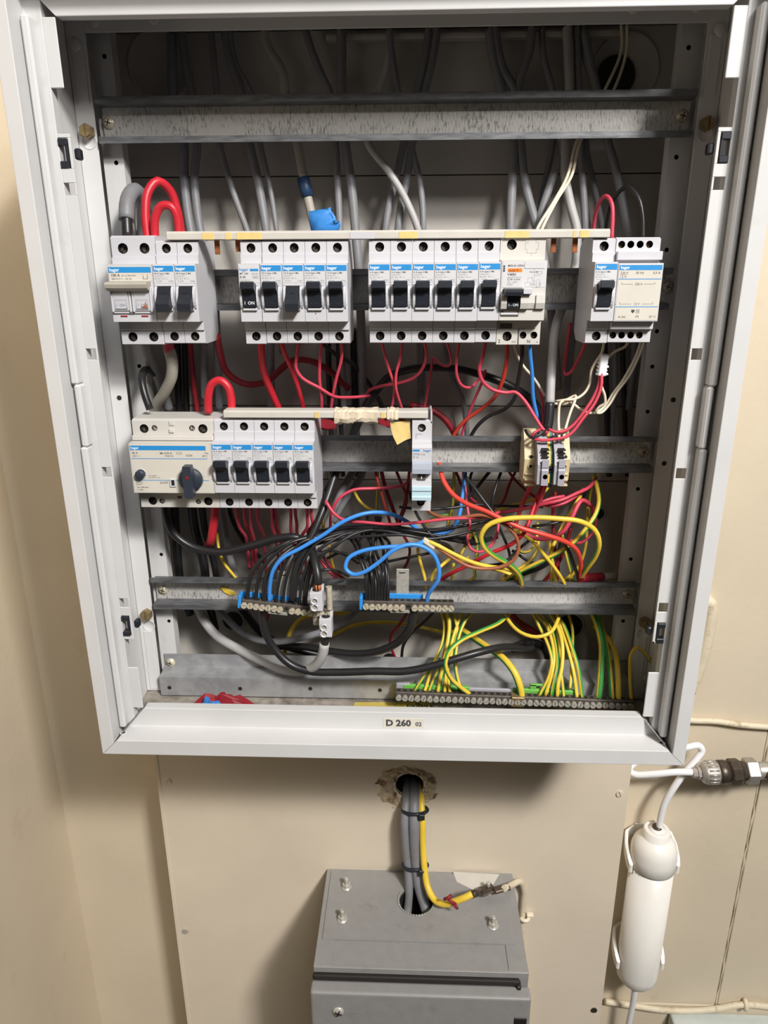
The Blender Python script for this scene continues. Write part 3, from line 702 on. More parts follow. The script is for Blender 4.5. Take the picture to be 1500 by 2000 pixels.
# --- combined earth-leakage breaker
def rcbo(x, zc):
    w = 36.4
    t = thing('earth_leakage_breaker', 'wide white earth-leakage breaker with an orange stripe and circuit diagram', 'breaker', (x, 0, zc), g1)
    top = [(9.2, 35.5, 4.0), (27.5, 60, .01)]; bot = [(9.0, -36.3, 3.9), (22.2, -35.4, 2.9), (31.2, -35.4, 2.9)]
    a, b = .15, w-.15
    P = [(1, 38), (-8, 44.5), (-42, 44.5), (-44, 43.5), (-44, 24.2), (-57, 23.0), (-57, -22.6), (-45.5, -23.4), (-44, -24), (-44, -43), (-8, -43), (1, -36)]
    bm = B(); prism(bm, P, a, b, skip=(3, 8))
    holed(bm, a, b, 24.2, 43.5, -44, 9.2, 35.5, 4.0, 7.5)
    xs = [a, 15.6, 26.7, b]
    for (hx, hz, r), x0_, x1_ in zip(bot, xs, xs[1:]): holed(bm, x0_, x1_, -43, -24, -44, hx, hz, r, 7.5)
    link('body', bm, ['oldplastic', 'dark'], t); screws(t, [top[0]]+bot)
    # raised guard of the toggle half and the test-button half
    bm = B()
    for x0_, x1_, y_ in ((.6, 5.2, -62), (16.0, 22.6, -62), (22.6, 28.5, -59.5), (28.5, 35.6, -61)):
        prism(bm, [(-56.8, -2), (y_, -3), (y_-.6, -9), (y_+1, -13.4), (-56.8, -13.8)], x0_, x1_)
    link('toggle_surround', bm, 'oldplastic', t)
    bm = B(); prism(bm, [(-56.8, 2.5), (-67, 1.6), (-68.6, -.5), (-68, -3.2), (-62, -4.0), (-56.8, -4)], 2.8, 17.0); tg = link('toggle', bm, 'toggle', t)
    bm = B(); prism(bm, [(-56.8, -4), (-62.2, -4.2), (-62, -6.8), (-60.6, -7.2), (-60.2, -13.2), (-56.8, -13.4)], 5.4, 15.6); link('toggle_face', bm, 'toggle', tg)
    bm = B(); text(bm, 'I - ON', 10.5, -11.4, -61.0, 2.0, anchor='C', bold=.01); link('toggle_marking', bm, 'whiteink', tg)
    bm = B(); box(bm, 17.1, 24.6, -66, -57, -2.2, 2.4, .5); link('test_button', bm, 'plastic', t)
    bm = B(); box(bm, 1, 15.5, -57.5, -56.6, -19.6, -15.2, .2); link('label_slot', bm, 'bar', t)
    bm = B(); box(bm, 1, 15.0, -58.0, -57, -18.4, -16.6, .3); link('slot_bar', bm, 'plastic', t)
    bm = B(); box(bm, 2.5, 12.5, -44.6, -43.8, -30.0, -25.8, .2); link('lower_slot', bm, 'bar', t)
    bm = B(); box(bm, 18.4, w-2, -57.6, -57.0, 17.2, 22.4, .1); link('white_sticker', bm, 'label', t)
    lb = link('rating_label', (lambda b_: (box(b_, 1, w-.6, -57.2, -56.8, 3.0, 22.4, .08), b_)[1])(B()), 'label', t)
    bm = B(); box(bm, 5.4, 16.6, -57.32, -57.1, 14.6, 17.4); link('orange_band', bm, 'orange', lb)
    bm = B()
    text(bm, 'MERLIN GERIN', 5.2, 18.7, -57.3, 1.5, bold=.005, squeeze=.9); text(bm, 'multi 9', 5.8, 15.0, -57.4, 1.9, bold=.01); text(bm, 'V40H', 5.2, 11.8, -57.3, 2.0, bold=.015)
    box(bm, 5.2, 16.6, -57.3, -57.2, 10.6, 10.75); text(bm, 'C16', 5.2, 8.4, -57.3, 1.7, bold=.01); text(bm, '0,030A', 10.2, 8.4, -57.3, 1.3)
    text(bm, '230 - 240V~', 5.2, 6.4, -57.3, 1.2, mi=1); text(bm, 'RCBO', 5.2, 4.6, -57.3, 1.2, mi=1); text(bm, 'Push to test', 22.5, 14.2, -57.3, 1.0, bold=.01)
    # circuit diagram
    def ln(x0_, z0_, x1_, z1_, y=-57.3, t_=.16, mi=1):
        box(bm, min(x0_, x1_)-t_/2, max(x0_, x1_)+t_/2, y, y+.1, min(z0_, z1_)-t_/2, max(z0_, z1_)+t_/2, mi=mi)
    for q in ((19.5, 3.8, 23.5, 3.8), (19.5, 6.6, 23.5, 6.6), (19.5, 3.8, 19.5, 6.6), (23.5, 3.8, 23.5, 6.6), (21.5, 6.6, 21.5, 10.2), (21.5, 10.2, 25, 10.2), (25, 3, 25, 11.5), (26.4, 3, 26.4, 17), (26.4, 12, 31, 12), (23.5, 5.6, 28.6, 5.6), (23.5, 4.8, 28.6, 4.8), (28.6, 2.6, 28.6, 7.6), (26, 7.6, 28.6, 7.6), (31.2, 3.2, 31.2, 8), (28.6, 8.6, 31.2, 8.6), (28, 3.2, 31.2, 3.2), (30.5, 4.2, 30.5, 6.6), (31.9, 4.2, 31.9, 6.6), (30.5, 4.2, 31.9, 4.2), (30.5, 6.6, 31.9, 6.6), (27, 13.2, 32.5, 13.2), (27, 15, 32.5, 15), (32.5, 13.2, 32.5, 15)): ln(*q)
    # drawn outline of the key on the shoulder and terminal numbers
    for q in ((25.2, 26.5, 25.2, 29), (21.5, 29, 29, 29), (21.5, 29, 21.5, 32), (29, 29, 29, 32), (20, 32, 21.5, 32), (29, 32, 30.6, 32), (20, 32, 20, 37), (30.6, 32, 30.6, 37), (20, 37, 22.2, 37), (28.4, 37, 30.6, 37), (22.2, 37, 22.2, 41), (28.4, 37, 28.4, 41)): ln(*q, y=-44.12)
    text(bm, '1', 2.8, 39.6, -44.1, 2.6, bold=.02); text(bm, 'IN', 14.4, 40.2, -44.1, 1.3); text(bm, '2', 1.6, -41.5, -44.1, 2.6, bold=.02)
    text(bm, 'OUT', 13.0, -41.6, -44.1, 1.5, squeeze=.8); text(bm, 'OUT', 20.6, -30.8, -44.1, 1.3, squeeze=.8); text(bm, 'IN', 30.2, -30.8, -44.1, 1.3, squeeze=.8); text(bm, 'N', 25.6, -41.8, -44.1, 2.6, bold=.01); text(bm, 'N', 33.4, -41.6, -44.1, 1.2)
    box(bm, 17.9, 18.7, -44.3, -43.9, -43, -30)
    for q in ((22.4, -28.6, 22.4, -29.6), (22.4, -28.6, 27.4, -28.6), (27.4, -28.6, 27.4, -24.6)): ln(*q, y=-44.12)
    for k in range(3):
        P = [(2.3+.9*math.cos(a_), 15.6+k*1.7+.8*math.sin(a_)) for a_ in [i*math.pi/4 for i in range(8)]]
        prism(bm, P, -57.3, -57.2, 'Y')
    link('rating_print', bm, ['ink', 'greyink'], lb)
rcbo(88.6, z2+.3)
# --- right end of the upper row
mcb(162.3, z2, '6', '606', '13060', 1, 'white 6 A breaker standing left of the bell transformer', g1, 18.2)
def transformer(x, zc):
    w = 35.2
    t = thing('bell_transformer', 'white bell transformer marked 220 V and 12 V at the right end', 'transformer', (x, 0, zc))
    hs = [(2.4, 8.6, 15, 21.4, 27.8)][0]
    top = [(4.4, 35.5, 2.8), (11.6, 35.5, 2.8), (19.0, 35.5, 2.8), (26.4, 35.5, 2.8)]; bot = [(4.2, -35.2, 2.8), (11.4, -35.2, 2.8), (18.8, -35.2, 2.8), (26.0, -35.2, 2.8)]
    bm = B(); dev_body(bm, w, 41, -41.5, top, bot, nz=(21.5, -23.2), rz=(29.5, -30.5)); link('body', bm, ['plastic', 'dark'], t)
    bm = B(); box(bm, .2, w+.8, -50, -40, 23.5, 30.2, .5); box(bm, .2, w-.6, -50, -40, -30.2, -24, .5); link('shoulder', bm, 'plastic', t)
    screws(t, [top[0], top[3], bot[0], bot[3]], 'brass')
    lb = link('rating_label', (lambda b_: (box(b_, .8, w-.6, -57.25, -56.8, -22.4, 20.4, .1), b_)[1])(B()), 'cardlabel', t)
    bm = B(); box(bm, 1.0, w-.9, -57.35, -57.15, 16.0, 19.8); link('blue_band', bm, 'blueband', lb)
    for z in (9.0, -12.2): bm = B(); box(bm, .9, w-.8, -57.35, -57.15, z, z+.55); link('blue_line', bm, 'blueband', lb)
    bm = B(); text(bm, 'hager', 1.8, 16.9, -57.42, 2.2, bold=.02); link('maker_name', bm, 'whiteink', lb)
    bm = B()
    text(bm, '220 V', 2.0, 13.0, -57.35, 1.8); box(bm, 2, 7.6, -57.35, -57.2, 12.4, 12.55); text(bm, '12 V', 2.0, 10.1, -57.35, 1.8); text(bm, '50 Hz', 14, 13.1, -57.35, 1.8); text(bm, '0,3 A', w-2, 13.1, -57.35, 1.8, anchor='R')
    for z, s_, up in ((5.4, '220 V', 1), (-9.8, '12 V', 1)):
        text(bm, s_, w/2-.5, z-.8, -57.35, 1.7, anchor='C'); box(bm, 3.5, 12.6, -57.35, -57.2, z-.1, z+.1); box(bm, 21.0, 29.8, -57.35, -57.2, z-.1, z+.1)
        for q in (3.5, 29.6): box(bm, q, q+.2, -57.35, -57.2, z, z+1.6)
    for a, b, c, d in ((17.2, 19.8, -16.8, -16.6), (17.2, 19.8, -14.4, -14.2), (17.2, 17.4, -16.8, -14.2), (19.6, 19.8, -16.8, -14.2), (17.9, 19.1, -16.1, -15.9), (17.9, 19.1, -15.0, -14.8), (17.9, 18.1, -16, -14.9), (18.9, 19.1, -16, -14.9)): box(bm, a, b, -57.35, -57.2, c, d)
    prism(bm, [(13.4, -14.2), (16, -14.2), (16, -15.6), (14.7, -17), (13.4, -15.6)], -57.35, -57.2, 'Y')
    prism(bm, [(17.2, -20.6), (17.4, -19), (18.4, -18.5), (19.4, -19), (19.6, -20.6), (19.3, -20.6), (19, -19.3), (18.4, -18.9), (17.8, -19.3), (17.5, -20.6)], -57.35, -57.2, 'Y')
    text(bm, 'N 302', 3.4, -20.6, -57.35, 1.6); text(bm, '35° C', w-2, -20.4, -57.35, 1.6, anchor='R')
    link('rating_print', bm, 'ink', lb)
transformer(180.8, z2)
# --- lower row: residual current device and five 32 A breakers
def rcd(x, zc):
    w = 73.0
    t = thing('residual_current_device', 'wide aged white residual current device with a dark rotary switch', 'switch', (x, 0, zc))
    top = [(10.6, 33.0, 4.0), (20.0, 33.6, 2.6), (53.6, 33.6, 2.6), (63.2, 33.0, 4.2)]; bot = [(11.2, -34.2, 3.9), (20.0, -34.2, 2.6), (53.5, -34.6, 2.4), (62.6, -34.2, 4.0)]
    bm = B(); dev_body(bm, w, 41.5, -41.0, top, bot, nz=(22.8, -22.6), rz=(27.0, -28.5)); link('body', bm, ['oldplastic', 'dark'], t)
    screws(t, [top[0], top[3], bot[0], bot[3]], 'bar', -38.8); screws(t, [top[1], top[2], bot[1], bot[2]], 'steel', -41.0)
    bm = B(); box(bm, 0.3, w-.3, -49, -44, 23.2, 27.6, .6); link('shoulder', bm, 'oldplastic', t)
    bm = B(); box(bm, 33, 37.5, -45.6, -43.5, 29.5, 33.2, .5); box(bm, 33.6, 37.8, -45, -43.8, 36, 40, .3); link('seal_tab', bm, 'oldplastic', t)
    bm = B(); box(bm, 34.5, 38, -45, -43.6, -31.5, -29.4, .2); link('lower_seal_slot', bm, 'bar', t)
    lb = link('rating_label', (lambda b_: (box(b_, .8, w-2.4, -57.2, -56.8, -22.0, 21.6, .1), b_)[1])(B()), 'cardlabel', t)
    bm = B(); box(bm, 1.2, w-5, -57.34, -57.15, 16.6, 20.6); link('blue_band', bm, 'blueband', lb)
    for z in (8.7, -11.0): bm = B(); box(bm, 1.3, w-4.2, -57.34, -57.15, z, z+.5); link('blue_line', bm, 'blueband', lb)
    bm = B(); text(bm, 'hager', 1.8, 17.6, -57.4, 2.2, bold=.02); link('maker_name', bm, 'whiteink', lb)
    bm = B()
    text(bm, '80 A', 2.6, 13.2, -57.32, 1.7, bold=.01); text(bm, '240 V ~', 2.6, 10.6, -57.32, 1.4); text(bm, 'I∆n 0,03 A', 27, 13.2, -57.32, 1.7, bold=.01); text(bm, '50/60 Hz', 31.5, 10.8, -57.32, 1.4); text(bm, 'I/ON', 50, 11.0, -57.32, 1.9); text(bm, 'T∞', 66.5, 13.2, -57.32, 1.7, anchor='L'); text(bm, '40°C', 64.5, 10.8, -57.32, 1.5)
    text(bm, 'Test regularly', 14.8, -7.0, -57.32, .95); text(bm, 'press button to trip', 14.8, -8.6, -57.32, .9); text(bm, '0/OFF', 24.5, -14.0, -57.32, 2.0); text(bm, 'R. C. C. B.', 3.2, -13.6, -57.32, 1.0); text(bm, 'BS 4293', 3.2, -15.2, -57.32, 1.0); text(bm, 'inter. différentiel', 3.4, -17.8, -57.32, 1.05, bold=.01); text(bm, 'U 780', 3.6, -20.4, -57.32, 1.4)
    for a, b, c, d in ((42, 46.5, 13.0, 13.15), (42, 46.5, 14.9, 15.05), (42, 42.15, 13, 15), (46.35, 46.5, 13, 15)): box(bm, a, b, -57.34, -57.2, c, d)
    text(bm, '~', 44.3, 13.3, -57.32, 1.6, anchor='C'); link('rating_print', bm, 'ink', lb)
    bm = B(); lathe(bm, [(0, 4.9), (.6, 4.9), (.6, 4.3), (.1, 4.2)], (8.2, -57, -5.0), (0, -1, 0), 20); link('button_collar', bm, 'plastic', t)
    bm = B(); lathe(bm, [(0, 4.2), (4.6, 4.0), (5.2, 3.2), (5.2, .1)], (8.2, -56.5, -5.0), (0, -1, 0), 20); link('test_button', bm, 'navy', t, smooth=False)
    bm = B()
    for a, b, c, d in ((33.6, 39.0, -16.6, -15.6), (33.6, 39.0, -10.4, -9.4), (33.6, 34.8, -16, -10), (37.8, 39.0, -16, -10)): box(bm, a, b, -58.4, -56.8, c, d, .2)
    link('flag_window', bm, 'plastic', t)
    bm = B(); box(bm, 34.8, 37.8, -57.5, -56.9, -15.8, -10.2); link('flag', bm, 'toggle', t)
    kx, kz = 53.0, -9.6
    bm = B(); lathe(bm, [(0, 10.6), (3.4, 10.4), (4.2, 9.8), (4.2, .1)], (kx, -57, kz), (0, -1, 0), 32); kn = link('rotary_knob', bm, 'navy', t)
    bm = B(); prism(bm, [(kx-3.6, kz+14.6), (kx+3.6, kz+14.6), (kx+4.2, kz+6), (kx+4.0, kz-13), (kx+3.4, kz-14.4), (kx-3.4, kz-14.4), (kx-4.0, kz-13), (kx-4.2, kz+6)], -69, -60.5, 'Y')
    bmesh.ops.bevel(bm, geom=bm.edges[:], offset=.6, segments=1, affect='EDGES'); link('grip', bm, 'navy', kn)
    bm = B(); prism(bm, [(kx-2, kz+3.4), (kx+2, kz+3.4), (kx, kz+7)], -69.3, -68.8, 'Y'); link('red_pointer', bm, 'redtape_shadered', kn)
rcd(-229.2, z3-1)
for i in range(5):
    where = ['leftmost of the lower five, touching the rotary switch', 'second of the five in the lower row', 'third of the five in the lower row', 'fourth of the five in the lower row', 'right end of the five in the lower row'][i]
    mcb(-156.0+i*17.9, z3, '32', '632', '13085', 1, 'white 32 A breaker, '+where, 'breakers of the lower row', 17.85)
# --- single newer breaker standing alone on the lower rail
def mtn(x, zc):
    w = 17.4
    t = thing('circuit_breaker', 'single newer breaker with pale blue flap, alone on the lower rail', 'breaker', (x, 0, zc))
    top = [(w/2-.3, 32.2, 3.6)]; bot = [(w/2-.4, -36.0, 3.6)]
    P = [(1, 36), (-8, 43.5), (-26, 43.5), (-26, 39), (-42, 39), (-44, 38), (-44, 21), (-52, 19.5), (-56, 17), (-56, 4), (-59, 2.8), (-60, -1), (-60, -4.6), (-53, -6.2), (-53, -12.6), (-57, -13.2), (-57.5, -17), (-55.5, -28.0), (-49, -29), (-45, -30), (-44, -30.6), (-44, -44), (-8, -44), (1, -38)]
    bm = B(); prism(bm, P, .1, w-.1, skip=(5, 20))
    holed(bm, .1, w-.1, 21, 38, -44, *top[0][:2], 3.6, 7.5); holed(bm, .1, w-.1, -44, -30.6, -44, *bot[0][:2], 3.6, 7.5)
    link('body', bm, ['plastic', 'dark'], t); screws(t, top+bot, 'steel')
    bm = B(); box(bm, w-1.6, w-.1, -44, -14, 36, 46.5, .3); link('side_fin', bm, 'plastic', t)
    bm = B(); prism(bm, [(-55.8, 5.2), (-56.3, 5.2), (-59.3, 3.4), (-60.4, -1), (-60.4, -5), (-59.9, -5), (-59.9, -1), (-58.9, 3)], .3, w-.3); link('grey_flap', bm, 'greycover', t)
    bm = B(); box(bm, 5, 12.0, -55.5, -52, -12.2, -6.6, .3); tg = link('toggle', bm, 'bar', t)
    bm = B(); box(bm, 8.1, 8.9, -55.9, -55.4, -11, -8); link('toggle_mark', bm, 'whiteink', tg)
    bm = B(); prism(bm, [(-57.2, -17), (-59.4, -17.4), (-59.6, -20.6), (-58.4, -21.4), (-58.2, -26), (-59.6, -26.6), (-59.2, -29.6), (-54.8, -29.2)], .2, w-.2); link('label_cover', bm, 'paleblue', t)
    bm = B(); text(bm, 'hager', w-.8, 13.8, -56.2, 2.1, anchor='R', bold=.005); box(bm, .7, 6.6, -56.2, -55.9, 14.0, 15.6, .05); link('maker_name', bm, 'blueband', t)
    bm = B(); text(bm, 'MTN 116', 1.0, 10.6, -56.2, 1.8); text(bm, 'B 16', 1.0, 8.0, -56.2, 1.8)
    box(bm, 3.4, 8.6, -44.3, -44, 26.6, 26.8); box(bm, 3.4, 3.6, -44.3, -44, 22.4, 26.8); link('rating_print', bm, 'greyink', t)
mtn(19.0, RZ[3]+2.0)

# ------------------------------------------------------------------ comb busbars
zb = at(700, 467, -44).z
bb = thing('comb_busbar', 'long cream comb busbar across the upper row with yellowed tape stains', 'busbar', (0, -38, zb))
x0, x1 = at(326, 460, -44).x, at(1190, 462, -44).x
bm = B(); box(bm, x0, x1, -46.5, -31, zb, zb+5.4, .5); box(bm, x0, x1, -45, -31, zb+5, zb+6.6, .3); part(bb, 'cover', bm, 'cream')
for a, b, mt in ((395, 418, 'yellowtape'), (440, 452, 'yellowtape'), (462, 512, 'yellowtape'), (684, 731, 'plastic'), (779, 816, 'yellowtape'), (986, 1033, 'yellowtape'), (1119, 1125, 'yellowtape'), (1132, 1150, 'yellowtape')):
    X0, X1 = at(a, 462, -46.5).x, at(b, 462, -46.5).x; bm = B(); box(bm, X0, X1, -46.8, -32, zb+.15, zb+5.3, .1); part(bb, 'tape_patch', bm, mt)
for a, d in ((424, 11), (465, 9), (1081, 11), (1123, 11)):
    X = at(a, 475, -38).x; bm = B(); box(bm, X-2.1, X+2.1, -39, -37.4, zb-d, zb+.3, .3); part(bb, 'copper_tab', bm, 'copper')
for i in range(11):
    X = (-104.7+i*17.65+8.8 if i < 4 else -17.4+(i-4)*17.65+8.8) if i < 10 else 171
    bm = B(); box(bm, X-2.2, X+2.2, -39, -37.4, zb-2.2, zb+.3, .2); part(bb, 'copper_tab', bm, 'rust')
zb2 = at(640, 815, -42).z
b2 = thing('comb_busbar', 'shorter cream comb busbar of the lower row, wrapped in tape at its right', 'busbar', (-60, -38, zb2))
x0, x1 = at(437, 810, -44).x, at(836, 812, -44).x
bm = B(); box(bm, x0, x1, -46, -31, zb2, zb2+5.4, .5); box(bm, x0, x1, -44.5, -31, zb2+5, zb2+6.4, .3); part(b2, 'cover', bm, 'cream')
def wrap(x0_, x1_, seed, droop):
    bm = B(); rg = random.Random(seed); n = 7; R_ = []
    prof = [(-46.4, -.3), (-46.6, 5.6), (-44, 7.0), (-31, 7.0), (-30.6, -.4), (-38, -.8-droop), (-45, -.6-droop*.6)]
    for i in range(n+1):
        x = x0_+(x1_-x0_)*i/n; R_.append([bm.verts.new((x, y+rg.uniform(-.7, .5), zb2+z+rg.uniform(-.5, .6)*(1.6 if z < 0 else 1))) for y, z in prof])
    for a, b in zip(R_, R_[1:]):
        for k in range(len(prof)): bm.faces.new((a[k], a[(k+1) % len(prof)], b[(k+1) % len(prof)], b[k]))
    part(b2, 'tape_wrap', bm, 'masktape')
wrap(at(653, 810, -44).x, at(690, 810, -44).x, 1, 6); wrap(at(684, 810, -44).x, at(738, 810, -44).x, 2, 5); wrap(at(756, 810, -44).x, at(778, 810, -44).x, 3, 2)
for a in (619, 748):
    X = at(a, 810, -46).x; bm = B(); box(bm, X-2, X+2, -46.5, -32, zb2+.1, zb2+5.3, .1); part(b2, 'tape_patch', bm, 'yellowtape')
bm = B(); X = at(785, 825, -40).x; box(bm, X-2.2, X+2.2, -39, -37.6, zb2-8, zb2+.2, .3); part(b2, 'copper_tab', bm, 'copper')
# hanging flap of pale tape
bm = B(); rows = [((762, 824), (801, 822)), ((764, 838), (801, 836)), ((768, 852), (802, 850)), ((776, 868), (803, 855))]; V = []
for i, (l, r_) in enumerate(rows):
    a, b = at(*l, -41), at(*r_, -41); row = []
    for k in range(5):
        p = a.lerp(b, k/4); row.append([bm.verts.new((p.x, p.y-1.6*math.sin(k*1.3+i*.6)-o_, p.z)) for o_ in (0, .35)])
    V.append(row)
for o_ in (0, 1):
    for i in range(3):
        for k in range(4): bm.faces.new((V[i][k][o_], V[i][k+1][o_], V[i+1][k+1][o_], V[i+1][k][o_]))
tag(link('tape_flap', bm, 'yellowtape', smooth=True), 'pale yellow tape flap hanging from the lower busbar beside the single breaker', 'tape')
# red tape round joints behind the lower busbar
for nm, L, lab in (('a', [(622, 818), (648, 820), (658, 828), (656, 838), (640, 840), (624, 836)], 'dark red tape lump behind the lower busbar, right of the five breakers'), ('b', [(728, 822), (752, 816), (766, 828), (764, 836), (748, 830)], 'dark red tape lump behind the lower busbar, left of the tape flap')):
    bm = B(); P = [at(x, y, 6) for x, y in L]; prism(bm, [(p.x, p.z) for p in P], 2, 9, 'Y'); bmesh.ops.bevel(bm, geom=bm.edges[:], offset=1.6, segments=2, affect='EDGES')
    tag(link('red_tape_joint', bm, 'redtape_shadered'), lab, 'tape')

# ------------------------------------------------------------------ terminal blocks on the lower rail
def end_clamp(px0, px1, lab):
    a, b = at(px0, 890, -24).x, at(px1, 890, -24).x; z0_, z1_ = at(1040, 945, -24).z, at(1040, 838, -10).z
    t = thing('end_clamp', lab, 'terminal', ((a+b)/2, 0, RZ[3]), 'beige end clamps')
    zc = RZ[3]; P = [(1, zc+20), (-6, z1_), (-12, z1_), (-24, zc+8), (-27, zc+2), (-25, z0_+5), (-20, z0_), (-5, z0_), (1, zc-19)]
    bm = B(); prism(bm, P, a, b); part(t, 'body', bm, 'beige')
    m_ = (a+b)/2
    for y, z, r in ((-26.4, zc+4, 2.6), (-27.4, zc-4.5, 2.4)):
        bm = B(); lathe(bm, [(0, r), (.5, r), (.5, r*.7), (.1, r*.65)], (m_, y+.6, z), (0, -1, 0), 14); part(t, 'screw_socket', bm, 'beige')
        bm = B(); cyl(bm, (m_, y+.4, z), (m_, y-.2, z), r*.62, n=12); part(t, 'socket_hole', bm, 'dark')
    for k in range(3):
        bm = B(); box(bm, a+1.2, b-.6, -27, -22, zc-13-k*5.2, zc-11-k*5.2, .4); part(t, 'rib', bm, 'beige')
end_clamp(1024, 1049, 'beige end clamp at the left of the small terminal blocks'); end_clamp(1093, 1113, 'beige end clamp at the right of the small terminal blocks')
def terminal(px0, px1, lab, earth=False):
    Yf = -40.0
    a, b = at(px0, 900, Yf).x, at(px1, 900, Yf).x; zc = RZ[3]; z0_ = at(1060, 948, Yf).z; z1_ = at(1060, 868, -28).z
    t = thing('terminal_block', lab, 'terminal', ((a+b)/2, 0, zc), 'small rail terminals')
    yo = 5 if earth else 0
    P = [(1, zc+22), (-18, zc+27), (-30+yo, z1_), (-36+yo, z1_-6), (Yf+yo, z1_-16), (Yf+yo-.5, z0_+1), (Yf+yo+2, z0_), (-12, z0_+1), (1, zc-22)]
    bm = B()
    if earth: prism(bm, P, a, (a+b)/2); prism(bm, P, (a+b)/2, b, mi=1); part(t, 'body', bm, ['tyellow', 'tgreen'])
    else: prism(bm, P, a, b); part(t, 'body', bm, 'terminal')
    if not earth:
        bm = B(); q = (b-a)*.36; prism(bm, [(Yf-.4, z1_-17), (Yf-2.2, z1_-18), (Yf-2.2, z0_+24), (Yf-.4, z0_+23)], a+q, b); prism(bm, [(Yf-.4, z0_+17), (Yf-2.6, z0_+14), (Yf-2.8, z0_+.5), (Yf-.4, z0_)], a+q, b); part(t, 'clamp_cover', bm, 'terminal')
        bm = B(); box(bm, a+q, b, Yf-.9, Yf, z0_+17.2, z0_+22.6); part(t, 'wire_opening', bm, 'dark')
        for zz in (z1_-26, z0_+8.6):
            bm = B(); cyl(bm, ((a+q+b)/2+.3, Yf-2.0, zz), ((a+q+b)/2+.3, Yf-2.95, zz), 2.1, n=14); part(t, 'screw_hole', bm, 'dark')
        for k in range(3):
            bm = B(); box(bm, a+q, b, -40, -30, z1_-3-k*3.2, z1_-2.2-k*3.2); part(t, 'marker_slot', bm, 'dark')
    else:
        for zz in (z1_-20, z1_-36, z0_+12):
            bm = B(); cyl(bm, ((a+b)/2, Yf+yo-.2, zz), ((a+b)/2, Yf+yo-.9, zz), 2.1, n=14); part(t, 'screw_hole', bm, 'dark')
terminal(1051, 1072, 'grey rail terminal left of the green and yellow one'); terminal(1084, 1104, 'grey rail terminal right of the green and yellow one')
terminal(1072.5, 1083.5, 'green and yellow earth terminal between the two grey ones', True)

# ------------------------------------------------------------------ neutral bars
def bar(name, lab, A, Bq, n, missing, wy, hgt, group, mt='bar', smt='nickel', shape=None, sr=2.95):
    """brass bar from A to Bq (picture points at depth wy) with a row of slotted screws"""
    a, b = at(*A, wy), at(*Bq, wy); d = (b-a); L = d.length; ang = -math.atan2(d.z, d.x)
    t = thing(name, lab, 'terminal bar', a, group); t.rotation_euler = (0, ang, 0)
    bm = B(); box(bm, 0, L, 0, 8.5, -hgt, 0, .4); o = link('bar_body', bm, mt, t)
    for k in range(n):
        x = L*(k+.5)/n
        bm = B(); cyl(bm, (x, 4.3, -.1), (x, 4.3, .12), 2.1, n=12); link('wire_hole', bm, 'dark', t)
        if k in missing:
            bm = B(); cyl(bm, (x, .1, -hgt*.55), (x, -.15, -hgt*.55), 2.0, n=12); link('empty_screw_hole', bm, 'dark', t); continue
        o = shared('clamp_screw', (smt, sr), lambda bm: (half_screw(bm, (0, -1.7, 0), sr, 1.5, 0, n=8, gap=.38), cyl(bm, (0, -1.2, 0), (0, 1.6, 0), sr*.8, n=10)), [smt], t)
        o.location = Vector((x, random.uniform(-1.3, 0), -hgt*.58))*S; o.rotation_euler = (0, random.uniform(-1.5, 1.5), 0)
    return t, L
nb1, L1 = bar('neutral_bar', 'tilted neutral bar with a row of slotted screws, at the left', (472, 1171), (648, 1191), 15, (7,), -36, 8.2, 'neutral bars')
nb2, L2 = bar('neutral_bar', 'level neutral bar with the blue wire loop, right of the white connectors', (709, 1174), (887, 1178), 15, (7,), -36, 8.2, 'neutral bars')
for t, L, wing in ((nb1, L1, .62), (nb2, L2, .66)):
    bm = B(); box(bm, -3.5, -.3, -1.5, 10, -9, 4.5, .6); box(bm, -1, L*wing, 8.6, 11, -4, 4.2, .5); link('blue_carrier', bm, 'blueclip', t)
    bm = B(); box(bm, L*.3, L*.52, -1, 9, -11.6, -8.4, .5); link('carrier_foot', bm, 'clear', t)
    bm = B(); box(bm, L*.36, L*.50, 10, 11.2, 0, 30, .4); box(bm, L*.36, L*.50, 10, 36, -1, .2, .3); link('rail_bracket', bm, 'steel', t)
    bm = B(); box(bm, L*.39, L*.46, 9.8, 10.2, 25.6, 26.6); link('bracket_slot', bm, 'dark', t)
# ------------------------------------------------------------------ earth bar
eb, L3 = bar('earth_bar', 'long earth terminal bar with slotted screws along the cabinet bottom', (773, 1352), (1238, 1370), 38, (), -27, 8.0, None, 'bar', 'steel', sr=2.95)
for a, b in ((.03, .315), (.50, .775)):
    bm = B(); box(bm, L3*a, L3*b, 8.6, 12.5, -10.5, 3.6, .5); box(bm, L3*a, L3*b, 2, 11, -10.5, -8.2, .5); link('green_carrier', bm, 'greenclip', eb)
bm = B(); box(bm, L3*.0, L3*.06, 9, 14, -4, 4.6, .8); box(bm, L3*.3, L3*.52, 9, 12, -4, 2.4, .5); link('carrier_body', bm, 'terminal', eb)
bm = B(); box(bm, L3*.515-6.5, L3*.515+6.5, -3.2, 9, -9.6, 1.0, .5); link('saddle_clamp', bm, 'brass', eb)
bm = B(); box(bm, L3*.57, L3*.575+5, 9, 12, 3, 9.5, .4); box(bm, L3*.57, L3*.57+13, 9, 12, 7.6, 9.6, .4); link('carrier_hook', bm, 'greenclip', eb)
for k, x in enumerate([.077, .153, .505, .512, .520, .53, .61, .655, .70, .74, .775, .87, .878, .885, .955, .962, .972, .98]):
    bm = B(); cyl(bm, (L3*x, 4.3, -7.5), (L3*x+.3, 4.3, -12.5-(k % 3)), .9, n=8); link('bare_conductor', bm, 'copper', eb)
